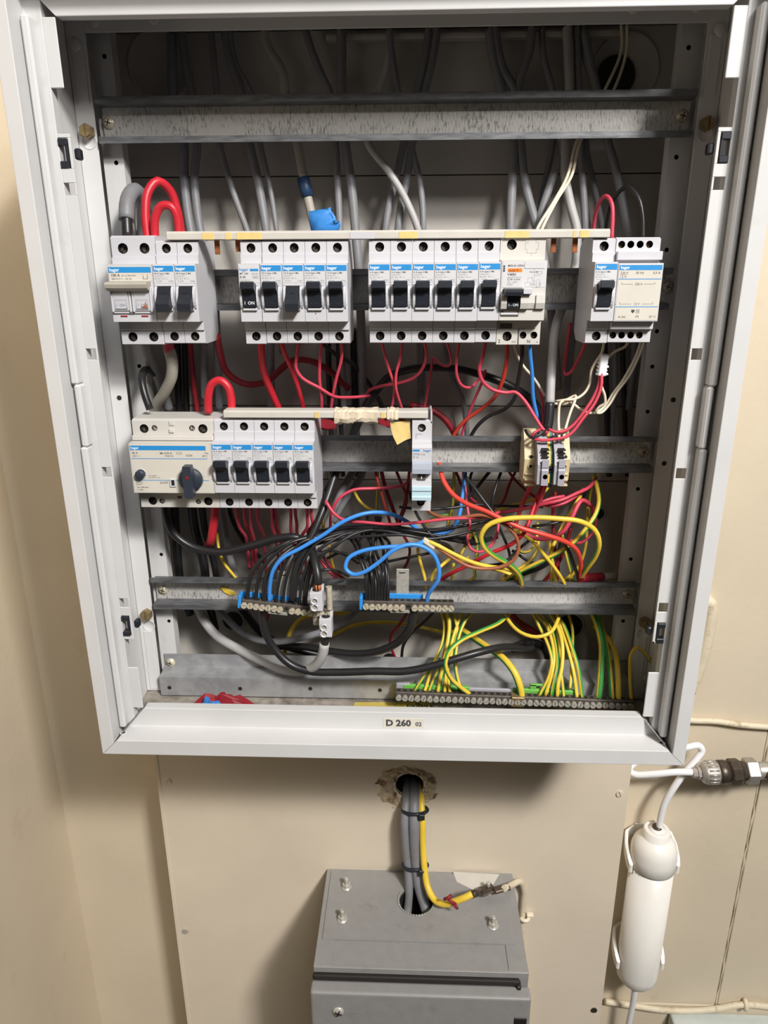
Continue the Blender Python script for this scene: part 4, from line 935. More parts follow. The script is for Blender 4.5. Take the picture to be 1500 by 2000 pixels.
# ------------------------------------------------------------------ white screw connectors
def connector(px, py, Y, lab, spring):
    c = at(px, py, Y); t = thing('screw_connector', lab, 'connector', (c.x, c.y, c.z-9.5), 'white screw connectors')
    bm = B(); box(bm, -6, 6, -7, 8, 0, 19, .5); box(bm, 3.2, 6.3, 2, 8.5, 17, 22, .4); link('body', bm, 'plastic', t)
    for z in (4.6, 11.4):
        bm = B(); lathe(bm, [(0, 3.9), (2.6, 3.7), (2.6, 2.7), (-.5, 2.6)], (-1.2, -7, z), (0, -1, 0), 18); link('screw_tube', bm, 'plastic', t)
        bm = B(); half_screw(bm, (-1.2, -7.6, z), 2.5, .6, random.uniform(-1, 1), n=8, gap=.4); link('tube_screw', bm, 'steel', t)
    bm = B(); cyl(bm, (0, 0, 18.6), (0, 0, 19.15), 4.2, n=14); link('wire_entry', bm, 'dark', t)
    return t
connector(619, 1170, -46, 'upper white screw connector hanging over the right end of the tilted neutral bar', 1)
connector(637, 1221, -42, 'lower white screw connector hanging below the tilted neutral bar', 1)
for px, py, h, lab in ((643, 1168, 24, 'small threaded stud standing behind the upper white connector'), (617, 1206, 14, 'small threaded stud hanging below the upper white connector')):
    c = at(px, py, -33); bm = B()
    prof = []
    k = int(h/1.1)
    for i in range(k): prof += [(i*h/k, 3.3), ((i+.5)*h/k, 2.7)]
    lathe(bm, prof+[(h, 3.2)], (0, 0, 0), (0, 0, 1), 12)
    tag(link('threaded_stud', bm, 'nickel', None, (c.x, c.y, c.z-h/2)), lab, 'stud')
# white crimped connector of the transformer leads
c = at(1177, 714, -20); t = thing('lead_connector', 'small white plastic connector joining cream and red wires below the transformer', 'connector', (c.x, c.y, c.z-10))
bm = B(); box(bm, -3.4, 3.4, -3.5, 3.5, 1, 20, .8, rot=('Y', .08)); link('body', bm, 'white', t)
bm = B()
for k in range(4): box(bm, -5+k*.3, 5.2-(k % 2), -2, 4, 1.5+k*3.2, 3.8+k*3.2, .7)
link('crimped_skirt', bm, 'white', t)
# blue tape on the grey cable and the metal tag, yellow scrap on the rail
bm = B(); L = [(603, 413), (640, 407), (646, 405), (655, 423), (658, 432), (664, 433), (665, 441), (658, 455), (608, 456)]; P = [at(x, y, -12) for x, y in L]
n = len(P); cpt = sum(P, Vector())/n; rg = random.Random(4)
ov = [[bm.verts.new((p.x, p.y-o_+rg.uniform(-1, 1), p.z)) for p in P] for o_ in (0, .6)]
mid = [[bm.verts.new((p.lerp(cpt, .5)).to_tuple()[:1]+(cpt.y-o_-3*math.sin(i*1.7), p.lerp(cpt, .5).z)) for i, p in enumerate(P)] for o_ in (0, .6)]
for o_ in (0, 1):
    for i in range(n): bm.faces.new((ov[o_][i], ov[o_][(i+1) % n], mid[o_][(i+1) % n], mid[o_][i]))
    bm.faces.new(mid[o_])
for i in range(n): bm.faces.new((ov[0][i], ov[0][(i+1) % n], ov[1][(i+1) % n], ov[1][i]))
tag(link('blue_tape_flag', bm, 'bluetape', smooth=True), 'bright blue tape flag stuck on a grey cable behind the upper busbar', 'tape')
p = at(446, 1154, 13); bm = B(); prism(bm, [(p.x-8, p.z+3), (p.x-5, p.z+4.5), (p.x+6, p.z-.5), (p.x+7.5, p.z-3.5), (p.x+2, p.z-5), (p.x-4, p.z-2)], 12, 13.6, 'Y'); bmesh.ops.bevel(bm, geom=bm.edges[:], offset=.4, segments=1, affect='EDGES')
tag(link('yellow_scrap', bm, 'yel'), 'small yellow scrap stuck on the rail left of the tilted neutral bar', 'scrap')
# ================================================================== cables from the top
GT = 'grey cables from the cabinet top'
def grey_top(lab, w, top, low, end=None, mt='grey', Y=(58, 48, 38)):
    """top: points above the empty rail, low: points below it; runs behind the rail"""
    L = [(x, y, Y[0]) for x, y in top]; k = len(low)
    L += [(x, y, Y[1]+(Y[2]-Y[1])*i/max(1, k-1)) for i, (x, y) in enumerate(low)]
    if end: L += [(x, y, d) for x, y, d in end]
    return wire('grey_cable', lab, 'cable', GT, mt, w, L)
grey_top('grey cable, leftmost of the pair dropping beside the red loops', 8.2, [(334, 40), (336, 100), (338, 185)], [(358, 275), (360, 350), (366, 410), (374, 458)], [(390, 560, 35), (398, 690, 40), (400, 780, 45)])
grey_top('grey cable, second of the pair dropping beside the red loops', 7.6, [(352, 40), (358, 100), (375, 185)], [(385, 275), (380, 350), (385, 410), (393, 458)], [(412, 520, 35), (425, 690, 40), (428, 800, 45)])
grey_top('thin grey cable slanting down left of the group of five', 5.8, [(410, 40), (416, 100), (424, 185)], [(428, 275), (446, 345), (464, 400), (485, 458)], [(500, 520, 40), (505, 640, 45)])
grey_top('grey cable reaching the busbar behind the first breaker of the five', 8.0, [(438, 40), (446, 100), (472, 185)], [(486, 275), (502, 345), (512, 400), (521, 458)], [(530, 540, 42), (528, 690, 46), (530, 800, 50)])
grey_top('thin grey cable close beside a thicker one left of the blue tape', 4.8, [(446, 40), (460, 120), (492, 185)], [(507, 275), (523, 345), (533, 400), (541, 458)], [(548, 540, 46), (550, 690, 50)])
gc_tape = grey_top('grey cable wrapped with dark blue tape, ending under the blue tape flag', 8.4, [(512, 40), (522, 90), (552, 140), (557, 185)], [(580, 275), (590, 330), (603, 395), (614, 440)], [(622, 480, 20), (628, 560, 34), (632, 680, 45)], mt='beigegrey')
grey_top('slanting grey cable crossing behind the top rail, centre left', 6.6, [(592, 40), (606, 90), (630, 150), (646, 185)], [(655, 275), (659, 350), (662, 410), (664, 458)], [(668, 560, 45), (668, 690, 48), (672, 800, 52)], mt='grey')
grey_top('straight thick grey cable right of the blue tape flag', 8.6, [(666, 40), (667, 100), (667, 185)], [(674, 275), (684, 345), (690, 400), (695, 458)], [(700, 520, 35), (704, 600, 38), (708, 700, 44), (710, 800, 48)])
grey_top('light dusty grey cable slanting in front of the dark pair, centre', 6.4, [(757, 40), (762, 100), (740, 180)], [(718, 275), (758, 333), (790, 385), (818, 455)], [(826, 540, 40)], mt='palegrey', Y=(62, 34, 26))
grey_top('thin dark grey cable left of the V-shaped pair at the top', 6.0, [(758, 40), (766, 110), (779, 185)], [(800, 275), (818, 345), (825, 400), (827, 458)], [(830, 540, 45), (826, 690, 50), (824, 760, 54)])
grey_top('dark grey cable leaning left, first of the crossing pair', 6.8, [(840, 40), (830, 110), (813, 185)], [(790, 275), (774, 345), (760, 400), (752, 458)], [(748, 540, 45)])
grey_top('dark grey cable leaning left, second of the crossing pair', 7.4, [(856, 40), (846, 110), (828, 185)], [(806, 275), (795, 345), (784, 400), (777, 458)], [(772, 540, 48)])
grey_top('thick grey cable down to the earth-leakage breaker, left of the crossing', 8.6, [(955, 40), (962, 100), (982, 185)], [(1003, 275), (1001, 345), (998, 400), (997, 455)], [(1000, 520, 40)])
grey_top('grey cable slanting right under the cream twin wire', 8.2, [(963, 40), (980, 130), (1008, 185)], [(1016, 275), (1026, 360), (1044, 430), (1054, 470)], [(1068, 540, 34), (1080, 640, 40), (1090, 760, 48)])
grey_top('grey cable leaning left, crossing behind the cream twin wire', 7.6, [(1042, 40), (1034, 100), (1012, 185)], [(1099, 275), (1078, 349), (1058, 412), (1050, 450)], [(1046, 540, 50)])
grey_top('dark grey cable in the shade left of the cream twin wire', 5.6, [(1057, 40), (1062, 110), (1080, 185)], [(1080, 275), (1068, 340), (1056, 400), (1048, 455)], Y=(62, 58, 54))
gc_pale = grey_top('thick pale grey cable right of the cream twin wire', 8.2, [(1107, 40), (1110, 110), (1112, 185)], [(1104, 275), (1104, 345), (1114, 400), (1127, 455)], [(1120, 540, 30), (1085, 640, 14), (1079, 700, 4), (1076, 740, -4), (1074, 790, -10)], mt='palegrey', Y=(56, 46, 36))
grey_top('grey cable just left of the small red loop', 6.4, [(1126, 40), (1128, 110), (1130, 185)], [(1132, 275), (1137, 345), (1141, 400), (1143, 458)], [(1140, 520, 45), (1120, 650, 52), (1105, 780, 56)])
grey_top('dark grey cable behind the small red loop', 5.6, [(1136, 40), (1142, 110), (1163, 185)], [(1144, 275), (1156, 345), (1168, 400), (1178, 458)], [(1190, 560, 56), (1200, 700, 58), (1195, 860, 60)], Y=(60, 58, 56))
grey_top('grey cable between the red and the black loop at the right', 7.6, [(1140, 60), (1152, 120), (1168, 185)], [(1187, 275), (1206, 344), (1216, 400), (1226, 458)], [(1236, 560, 45), (1240, 690, 52), (1228, 800, 58)])
bm = B(); 
for q0, q1 in (((584, 350), (604, 346)),):
    a = at(592, 347, 44); b = at(601, 385, 42)
    sweep(bm, [a, a.lerp(b, .5), b], 5.6, n=14)
attach(tag(link('tape_band', bm, 'darkbluetape'), 'dark blue tape band', 'tape'), gc_tape)
for i, (dx, lab) in enumerate(((0, 'cream twin wire crossing the top right, left strand'), (8, 'cream twin wire crossing the top right, right strand'))):
    wire('cream_wire', lab, 'wire', 'cream bell wires', 'wcream', 2.7, [(1213+dx*1.4, 35, 56), (1213+dx*1.3, 100, 55), (1180+dx*2.2, 178, 50), (1128+dx*.9, 272, 34), (1108+dx, 344, 26), (1084+dx*.5, 390, 18), (1048+dx*1.2, 450, 4), (1040+dx, 480, 8)])
# loops above the upper row
sc_main = wire('supply_cable', 'thick grey supply cable bending over into the main switch', 'cable', None, 'grey', 12.6, [(276, 520, 34), (281, 450, 26), (281, 400, 16), (264, 372, 0), (249, 392, -16), (247, 430, -24)], n=14)
attach(wire('core', 'black core', 'wire', None, 'black', 9.2, [(247, 424, -23.5), (248, 442, -26), (249, 462, -28)], n=12), sc_main)
wire('red_loop_wire', 'tall thick red loop wire rising from the main switch', 'wire', 'thick red link wires', 'red', 7.4, [(289, 470, -24), (284, 420, -22), (289, 375, -18), (308, 354, -12), (332, 372, -4), (347, 415, 0), (356, 475, -6)], n=14)
wire('red_loop_wire', 'shorter thick red loop wire in front of the tall one', 'wire', 'thick red link wires', 'red', 7.0, [(303, 470, -27), (303, 425, -28), (316, 402, -28), (335, 404, -28), (346, 425, -26), (350, 472, -24)], n=14)
wire('red_wire', 'small pink-red loop above the right end of the upper busbar', 'wire', None, 'pink', 3.4, [(1158, 480, 10), (1161, 430, 4), (1170, 396, -8), (1184, 383, -16), (1195, 398, -22), (1195, 468, -26)])
wire('black_wire', 'black wire looping over into the bell transformer', 'wire', None, 'black', 3.5, [(1181, 500, 30), (1184, 440, 20), (1196, 392, 6), (1224, 365, -8), (1246, 385, -18), (1255, 420, -22), (1256, 470, -25)])

# ================================================================== between the two rows
wire('grey_cable', 'short grey cable stub leaving the bottom of the main switch', 'cable', None, 'grey', 9.5, [(284, 660, -18), (290, 690, -10), (300, 715, 4), (312, 745, 20), (330, 800, 34)], n=14)
sc_tail = wire('supply_tail', 'beige-grey cable with a red collar curling below the main switch', 'cable', None, 'beigegrey', 10.4, [(330, 682, -18), (336, 705, -16), (335, 735, -10), (322, 765, 2), (304, 795, 18), (290, 840, 30)], n=14)
attach(wire('collar', 'red insulation collar', 'wire', None, 'pink', 9.6, [(327, 664, -20), (329, 676, -19), (330.5, 687, -18)], n=14), sc_tail)
wire('black_wire', 'black wire bending into the left terminal of the rotary switch device', 'wire', None, 'black', 6.8, [(300, 730, 8), (284, 722, -4), (277, 740, -18), (282, 768, -24), (293, 800, -26)], n=12)
wire('red_wire', 'dark red wire dropping straight behind the red arch', 'wire', None, 'redtape_shadered', 5.2, [(370, 660, 20), (374, 700, 36), (378, 750, 42), (386, 810, 45), (392, 900, 48)])
wire('red_wire', 'thick red wire sweeping under the group of five and away to the right', 'wire', None, 'redtape_shadered', 6.4, [(424, 655, -6), (430, 690, 4), (444, 728, 18), (480, 750, 26), (520, 745, 32), (548, 722, 38), (572, 704, 42), (604, 704, 44), (640, 722, 46), (682, 760, 50)], n=12)
wire('red_arch_wire', 'thick red arch wire linking the rotary device to its busbar', 'wire', 'thick red link wires', 'red', 7.2, [(407, 806, -26), (407, 772, -28), (414, 750, -28), (430, 743, -28), (445, 755, -28), (451, 776, -28), (453, 806, -28)], n=14)
g = 'red wires below the upper breakers'
wire('red_wire', 'thick dull red wire below the leftmost of the five breakers', 'wire', g, 'red', 6.6, [(509, 660, -22), (511, 690, -16), (515, 725, -4), (532, 770, 10), (550, 812, 20), (560, 860, 30)], n=12)
wire('red_wire', 'red wire below the second of the five breakers', 'wire', g, 'red', 4.2, [(548, 662, -24), (556, 690, -18), (570, 722, -8), (582, 756, 2), (595, 806, 12)])
wire('red_wire', 'red wire below the third of the five, turning right along the bottom', 'wire', g, 'pink', 2.9, [(584, 664, -24), (580, 695, -22), (578, 718, -20), (590, 738, -18), (625, 758, -14), (652, 774, -8), (685, 776, 4), (722, 773, 20)])
wire('red_wire', 'red wire straight down below the fourth of the five breakers', 'wire', g, 'pink', 2.9, [(628, 664, -24), (625, 700, -20), (624, 740, -14), (628, 775, -8), (628, 812, 2)])
wire('red_wire', 'red wire leaning left below the fifth of the five breakers', 'wire', g, 'pink', 2.9, [(668, 664, -24), (667, 700, -20), (658, 735, -14), (650, 772, -8), (645, 812, 2)])
wire('red_wire', 'red wire below the first of the six breakers, crossing its neighbour', 'wire', g, 'pink', 2.5, [(745, 664, -24), (752, 695, -20), (762, 728, -16), (770, 752, -14), (769, 775, -10), (761, 812, -2)])
wire('red_wire', 'red wire below the second of the six breakers, crossing its neighbour', 'wire', g, 'pink', 2.5, [(786, 664, -24), (783, 695, -22), (774, 728, -19), (773, 755, -17), (779, 780, -12), (790, 812, -4)])
wire('red_wire', 'red wire below the third of the six, swinging far to the left', 'wire', g, 'pink', 3.0, [(828, 664, -24), (833, 690, -20), (826, 718, -12), (808, 738, -4), (780, 748, 4), (745, 754, 14), (722, 762, 20), (713, 774, 26)])
wire('red_wire', 'red wire below the fourth of the six with a sharp kink', 'wire', g, 'pink', 2.5, [(872, 664, -24), (879, 690, -18), (881, 708, -12), (872, 715, -4), (855, 708, 6), (845, 698, 12), (843, 715, 16), (838, 745, 22), (833, 775, 26), (826, 810, 30)])
wire('red_wire', 'red wire below the fifth of the six, looping up and back down', 'wire', g, 'pink', 2.6, [(897, 664, -24), (892, 700, -20), (892, 732, -16), (902, 753, -12), (918, 757, -8), (934, 742, 2), (946, 727, 8), (948, 724, 12), (942, 745, 16), (925, 785, 20), (905, 838, 26), (898, 870, 30)])
wire('red_wire', 'bright red wire below the last of the six, running to the terminals', 'wire', g, 'pink', 3.3, [(949, 664, -24), (943, 695, -22), (936, 722, -20), (943, 745, -18), (962, 761, -17), (988, 767, -16), (1006, 766, -16), (1024, 782, -18), (1042, 810, -22), (1060, 838, -26), (1070, 846, -26)])
wire('rust_red_wire', 'rust red wire from the earth-leakage breaker sweeping down left', 'wire', None, 'rust', 3.7, [(990, 658, -26), (990, 700, -20), (981, 745, -12), (965, 777, -4), (938, 800, 4), (908, 822, 10), (886, 850, 16), (874, 880, 22)])
wire('black_wire', 'black wire from the earth-leakage breaker sweeping down left', 'wire', None, 'black', 3.6, [(1020, 658, -24), (1019, 700, -16), (1012, 745, -6), (1004, 780, 0), (984, 800, 4), (956, 812, 8), (936, 828, 12), (920, 852, 18), (912, 880, 24)])
wire('blue_wire', 'blue wire from the earth-leakage breaker down to the terminals', 'wire', None, 'blue', 3.6, [(1033, 658, -24), (1035, 690, -20), (1039, 730, -14), (1041, 775, -8), (1048, 808, -4), (1058, 840, 2), (1064, 870, 8)])
wire('cream_wire', 'cream wire passing behind the black and blue wires', 'wire', 'cream bell wires', 'wcream', 2.5, [(1002, 658, 6), (1008, 688, 4), (1022, 715, 2), (1042, 738, 2), (1064, 770, 4), (1084, 788, 0), (1104, 789, -4), (1122, 781, -6), (1126, 776, -6)])
attach(wire('taped_end', 'black taped cable end', 'cable', None, 'black', 8.6, [(1074, 786, -10), (1073, 805, -12), (1071, 826, -14), (1069, 836, -15)], n=14), gc_pale)
wire('red_wire', 'dusty pink wire behind the blue wire, down to the grey terminal', 'wire', None, 'pink', 2.8, [(1050, 748, 20), (1058, 772, 10), (1061, 805, 0), (1061, 845, -14), (1061, 872, -26)])
wire('red_wire', 'red wire folded into a V left of the bell transformer breaker', 'wire', None, 'pink', 3.0, [(1114, 630, 10), (1107, 680, 8), (1102, 720, 4), (1103, 731, 2), (1112, 729, 0), (1126, 708, -6), (1138, 684, -14), (1145, 664, -20)])
g = 'cream bell wires'
wire('cream_wire', 'cream wire from the transformer curling down left to the terminals', 'wire', g, 'wcream', 2.4, [(1180, 664, -22), (1176, 688, -20), (1164, 706, -16), (1155, 724, -14), (1152, 748, -12), (1142, 767, -12), (1124, 779, -14), (1104, 781, -14), (1084, 784, -8)])
wire('cream_wire', 'cream wire from the transformer into the white lead connector', 'wire', g, 'wcream', 2.4, [(1229, 660, -20), (1222, 676, -20), (1204, 685, -20), (1190, 696, -20), (1180, 708, -20)])
wire('cream_wire', 'cream wire from far right, looping up into the white lead connector', 'wire', g, 'wcream', 2.5, [(1262, 655, 24), (1250, 690, 18), (1228, 735, 8), (1205, 765, 0), (1190, 790, -6), (1174, 806, -10), (1164, 805, -13), (1170, 795, -15), (1181, 788, -17), (1181, 772, -18), (1175, 755, -19), (1174, 735, -19)])
wire('cream_wire', 'cream wire from far right, dipping left into the beige clamp', 'wire', g, 'wcream', 2.5, [(1256, 652, 28), (1242, 695, 20), (1218, 740, 10), (1195, 772, 2), (1180, 795, -4), (1158, 807, -8), (1136, 801, -10), (1116, 786, -12), (1104, 781, -13), (1094, 788, -14), (1091, 812, -16), (1092, 860, -30)])
wire('cream_wire', 'cream wire falling into the right grey terminal', 'wire', g, 'wcream', 2.5, [(1090, 790, -6), (1112, 778, -8), (1124, 773, -10), (1123, 782, -14), (1114, 805, -18), (1105, 835, -22), (1098, 866, -30)])
g = 'red leads of the white connector'
wire('red_wire', 'pink-red lead from the white connector, upper one at the terminals', 'wire', g, 'pink', 2.9, [(1172, 728, -20), (1170, 750, -22), (1158, 778, -24), (1142, 802, -26), (1122, 828, -28), (1102, 842, -29), (1082, 843, -29), (1072, 838, -27)])
wire('red_wire', 'pink-red lead from the white connector, lower one crossing the terminals', 'wire', g, 'pink', 2.9, [(1175, 728, -22), (1174, 755, -25), (1160, 790, -28), (1138, 818, -31), (1120, 842, -33), (1106, 853, -34), (1082, 858, -34), (1058, 860, -33), (1040, 856, -30)])
wire('black_wire', 'black wire curled over the left beige end clamp', 'wire', None, 'black', 2.6, [(1026, 840, -22), (1032, 850, -28), (1042, 856, -31), (1054, 848, -30), (1066, 840, -26), (1076, 836, -18)])
wire('red_wire', 'short red wire end hooked over the left beige end clamp', 'wire', None, 'pink', 2.4, [(1038, 852, -30), (1044, 845, -31), (1052, 840, -28), (1060, 836, -20)])
# dark runs behind
g = 'dark cables behind the wires'
wire('black_cable', 'thick black cable arching behind the red wires under the six breakers', 'cable', None, 'black', 8.0, [(640, 960, 40), (690, 850, 38), (712, 800, 32), (732, 768, 28), (762, 735, 26), (805, 720, 26), (850, 717, 28), (905, 722, 30), (955, 737, 32), (1000, 756, 34), (1045, 790, 40), (1075, 850, 46)], n=12)
wire('grey_cable', 'thin dark grey cable slanting right below the five breakers', 'cable', g, 'black', 4.2, [(618, 660, 40), (650, 688, 42), (690, 712, 44), (718, 745, 46), (740, 780, 48), (760, 830, 50)])
wire('grey_cable', 'dark grey cable curving down behind the rust red wire', 'cable', g, 'grey', 5.4, [(868, 640, 50), (872, 690, 52), (885, 740, 54), (903, 780, 56), (911, 830, 58), (914, 900, 60)])
wire('grey_cable', 'dark upright cable behind the third of the six breakers', 'cable', g, 'grey', 7.0, [(820, 640, 56), (821, 700, 57), (822, 780, 58), (826, 900, 60)])
wire('red_cable', 'dark red cable curving away right of the single breaker', 'cable', g, 'redtape_shadered', 6.6, [(800, 790, 44), (840, 800, 44), (868, 818, 44), (888, 848, 46), (896, 880, 48)])
for i, (x, w_) in enumerate(((640, 6), (660, 5), (690, 7), (345, 7), (360, 6), (1180, 6), (1215, 5))):
    wire('black_cable', ['dark upright cable behind the thin red wires, left', 'dark upright cable behind the thin red wires, middle', 'dark upright cable behind the thin red wires, right', 'dark upright cable behind the beige-grey curl, left', 'dark upright cable behind the beige-grey curl, right', 'dark upright cable right of the cream wires, left one', 'dark upright cable right of the cream wires, right one'][i], 'cable', g, 'black', w_, [(x, 640, 58), (x+2, 720, 60), (x+5, 800, 60), (x+10, 930, 62)])
# ================================================================== tangle between the lower rail and the neutral bars
# big cables on the left
wire('black_cable', 'thick black cable sagging from the rotary device across to the left', 'cable', None, 'black', 8.0, [(322, 960, -10), (324, 1000, -8), (338, 1040, -6), (375, 1068, -6), (430, 1078, -8), (490, 1066, -10), (540, 1052, -12), (580, 1050, -12), (592, 1060, -10)], n=14)
wire('black_cable', 'thick black cable dropping from the lower breakers to the tilted neutral bar', 'cable', None, 'black', 7.6, [(668, 890, 24), (655, 925, 14), (642, 965, 2), (627, 1005, -10), (612, 1040, -18), (596, 1072, -24), (580, 1105, -28), (574, 1140, -31), (572, 1172, -32)], n=14)
wire('red_stub_wire', 'thick red wire stub hanging below the rotary device', 'wire', None, 'red', 8.4, [(422, 975, -22), (420, 1000, -20), (416, 1030, -16), (412, 1055, -10), (408, 1062, 0)], n=14)
g = 'dark cables at the lower left'
for L, w_, mt, lab in (([(372, 960, 30), (380, 1030, 36), (398, 1100, 40), (405, 1160, 44), (420, 1230, 48)], 9, 'black', 'dark upright cable below the rotary device, left'),
        ([(392, 960, 34), (400, 1030, 40), (418, 1100, 44), (430, 1180, 48)], 7, 'black', 'dark upright cable below the rotary device, right'),
        ([(340, 980, 40), (345, 1060, 44), (355, 1150, 48), (372, 1200, 50)], 9, 'black', 'dark cable along the left upright, low'),
        ([(428, 970, 44), (440, 1040, 40), (452, 1100, 40), (470, 1160, 44)], 8, 'grey', 'grey cable behind the yellow wire at the lower left'),
        ([(445, 965, 50), (452, 1010, 52), (480, 1060, 54), (520, 1100, 56)], 5, 'black', 'thin dark cable slanting below the lower breakers'),
        ([(700, 905, 46), (672, 950, 36), (650, 1000, 30), (632, 1040, 30)], 7.4, 'grey', 'grey cable slanting beside the thick black one, front'),
        ([(716, 905, 52), (700, 940, 48), (672, 980, 46), (650, 1020, 44)], 7.0, 'grey', 'grey cable slanting beside the thick black one, rear')):
    wire('cable', lab, 'cable', g, mt, w_, L, n=12)
wire('earth_wire', 'thin yellow wire slanting down at the lower left behind the black cable', 'wire', None, 'yel', 3.0, [(424, 1040, 20), (428, 1075, 14), (438, 1100, 10), (455, 1122, 12), (470, 1140, 22)])
# pairs of red wires leaving the lower breakers
g = 'red wires below the lower breakers'
PR = [(460, 479, 476, 486), (488, 494, 502, 510), (530, 537, 537, 543), (566, 570, 576, 578), (598, 590, 607, 600)]
for i, (a0, a1, b0, b1) in enumerate(PR):
    nm = ['first', 'second', 'third', 'fourth', 'fifth'][i]
    wire('red_wire', 'left red wire of the pair below the '+nm+' lower breaker', 'wire', g, 'pink', 3.2, [(a0, 982, -22), (a0+2, 1005, -18), (a0+(8 if i < 1 else 2), 1030, -10), (a1, 1046, 0), (a1+4, 1065, 16), (a1+8, 1110, 30)])
    wire('red_wire', 'right red wire of the pair below the '+nm+' lower breaker', 'wire', g, 'pink', 3.2, [(b0, 982, -20), (b0+1, 1005, -16), (b0+4, 1025, -8), (b1+2, 1038, 2), (b1+6, 1060, 18), (b1+10, 1120, 34)])
# reds and pinks
g = 'red wires in the tangle'
R_ = [
 ('long pink wire running level through the middle of the tangle', 'pink', 3.0, [(636, 978, -12), (650, 1000, -16), (672, 1016, -20), (712, 1020, -22), (760, 1024, -22), (810, 1021, -22), (870, 1014, -22), (930, 1011, -20), (955, 1008, -14), (975, 1000, 0)]),
 ('red wire arching from the left under the lower rail to the single breaker', 'pink', 3.0, [(645, 1035, 0), (648, 1000, -8), (662, 974, -10), (690, 957, -8), (730, 954, -4), (772, 951, 4), (795, 943, 14), (800, 915, 24)]),
 ('red wire dropping straight left of the single breaker', 'rust', 3.0, [(730, 905, 20), (738, 940, 8), (750, 980, -2), (760, 1015, -6), (766, 1040, 4)]),
 ('red wire curving close left of the single breaker', 'redtape_shadered', 3.0, [(768, 905, 24), (783, 942, 18), (794, 970, 12), (790, 995, 8), (783, 1012, 6), (778, 1040, 16)]),
 ('dark red wire down behind the single breaker', 'redtape_shadered', 3.2, [(800, 905, 30), (797, 950, 28), (790, 985, 28), (782, 1010, 28)]),
 ('red wire doubling behind the straight one, left of the single breaker', 'redtape_shadered', 4.0, [(742, 905, 40), (752, 950, 42), (766, 990, 44), (785, 1040, 46)]),
 ('thick orange-red wire sweeping from the lower rail to the red sleeve', 'orangered', 4.6, [(858, 905, 10), (866, 938, -2), (885, 966, -12), (912, 984, -20), (950, 999, -26), (985, 1016, -30), (1020, 1032, -32), (1062, 1044, -32), (1102, 1057, -28), (1124, 1072, -20), (1134, 1098, -8), (1133, 1130, 4)]),
 ('red wire rising from the rail, crossing under the brown loop', 'red', 4.0, [(850, 1142, 8), (872, 1125, 4), (912, 1105, -4), (955, 1082, -10), (1000, 1062, -14), (1024, 1040, -14), (1036, 1010, -8), (1048, 975, 0), (1062, 945, 6)]),
 ('red wire hanging in a loop left of the big yellow loop', 'pink', 3.0, [(903, 905, 30), (908, 950, 18), (914, 1000, 6), (918, 1025, 0), (913, 1050, -4), (920, 1072, -8), (938, 1078, -10), (958, 1066, -8), (970, 1045, -4), (973, 1020, 4), (968, 1000, 14)]),
 ('thick dull red wire slanting down from the grey terminal', 'pink', 4.2, [(1045, 940, -10), (1032, 960, 0), (1020, 985, 6), (1010, 1015, 10), (1000, 1040, 16)]),
 ('red wire slanting from the right grey terminal to lower left', 'pink', 3.4, [(1066, 945, -14), (1058, 970, -8), (1045, 1000, 0), (1030, 1025, 8), (1012, 1045, 16)]),
 ('pink wire swinging right under the terminals, upper strand', 'pink', 3.4, [(1164, 935, 20), (1150, 952, 8), (1125, 964, -2), (1098, 976, -8), (1072, 982, -8), (1040, 990, 0), (1005, 997, 10), (970, 1002, 20)]),
 ('pink wire swinging right under the terminals, lower strand', 'pink', 3.2, [(1140, 955, 14), (1120, 972, 2), (1098, 984, -4), (1072, 988, -2), (1056, 982, 6), (1076, 974, 10), (1102, 969, 14)]),
 ('thick pink wire folded over at the right of the tangle', 'pink', 4.4, [(1160, 1000, 20), (1156, 990, 14), (1138, 977, 6), (1131, 982, 2), (1116, 1012, -4), (1098, 1040, -6), (1070, 1052, -4), (1040, 1050, 4), (1015, 1035, 12)]),
 ('thin red wire curving along the right side behind the yellow loop', 'pink', 3.0, [(1138, 978, 20), (1156, 992, 22), (1164, 1012, 24), (1158, 1040, 24), (1135, 1060, 18), (1110, 1054, 10)]),
 ('dark red wire hanging behind the yellow wires at the right', 'redtape_shadered', 3.4, [(1085, 960, 34), (1080, 1000, 36), (1082, 1060, 36), (1090, 1110, 38), (1085, 1150, 40)]),
 ('dark red wire low behind the yellow wires at the right', 'redtape_shadered', 4.0, [(1115, 1030, 38), (1100, 1080, 36), (1080, 1115, 34), (1062, 1136, 34), (1050, 1150, 36)]),
 ('thin dark red wire high under the rail, right of centre', 'redtape_shadered', 2.8, [(1010, 915, 34), (995, 945, 30), (985, 975, 30), (975, 990, 34)]),
 ('thin dark red wire slanting right under the rail to the terminals', 'redtape_shadered', 2.8, [(985, 905, 30), (1000, 930, 22), (1024, 955, 16), (1052, 975, 12), (1085, 988, 16)]),
 ('thin dark red wire high under the rail, left of the blue wire', 'redtape_shadered', 3.0, [(885, 905, 30), (896, 935, 30), (908, 960, 32), (935, 985, 34), (980, 1000, 36)]),
 ('dark red wire left of the clear bracket, low', 'redtape_shadered', 3.4, [(622, 1070, 30), (640, 1100, 26), (660, 1122, 26), (690, 1140, 30)]),
 ('dark red wire low beside the upper white connector', 'pink', 3.6, [(615, 1080, 34), (636, 1108, 28), (660, 1132, 28), (672, 1150, 32)]),
 ('dark red wire behind the black bundle right of the neutral bar', 'redtape_shadered', 3.0, [(785, 1040, 36), (800, 1070, 36), (795, 1100, 38), (775, 1130, 40)]),
]
for lab, mt, w_, L in R_: wire('red_wire', lab, 'wire', g, mt, w_, L)
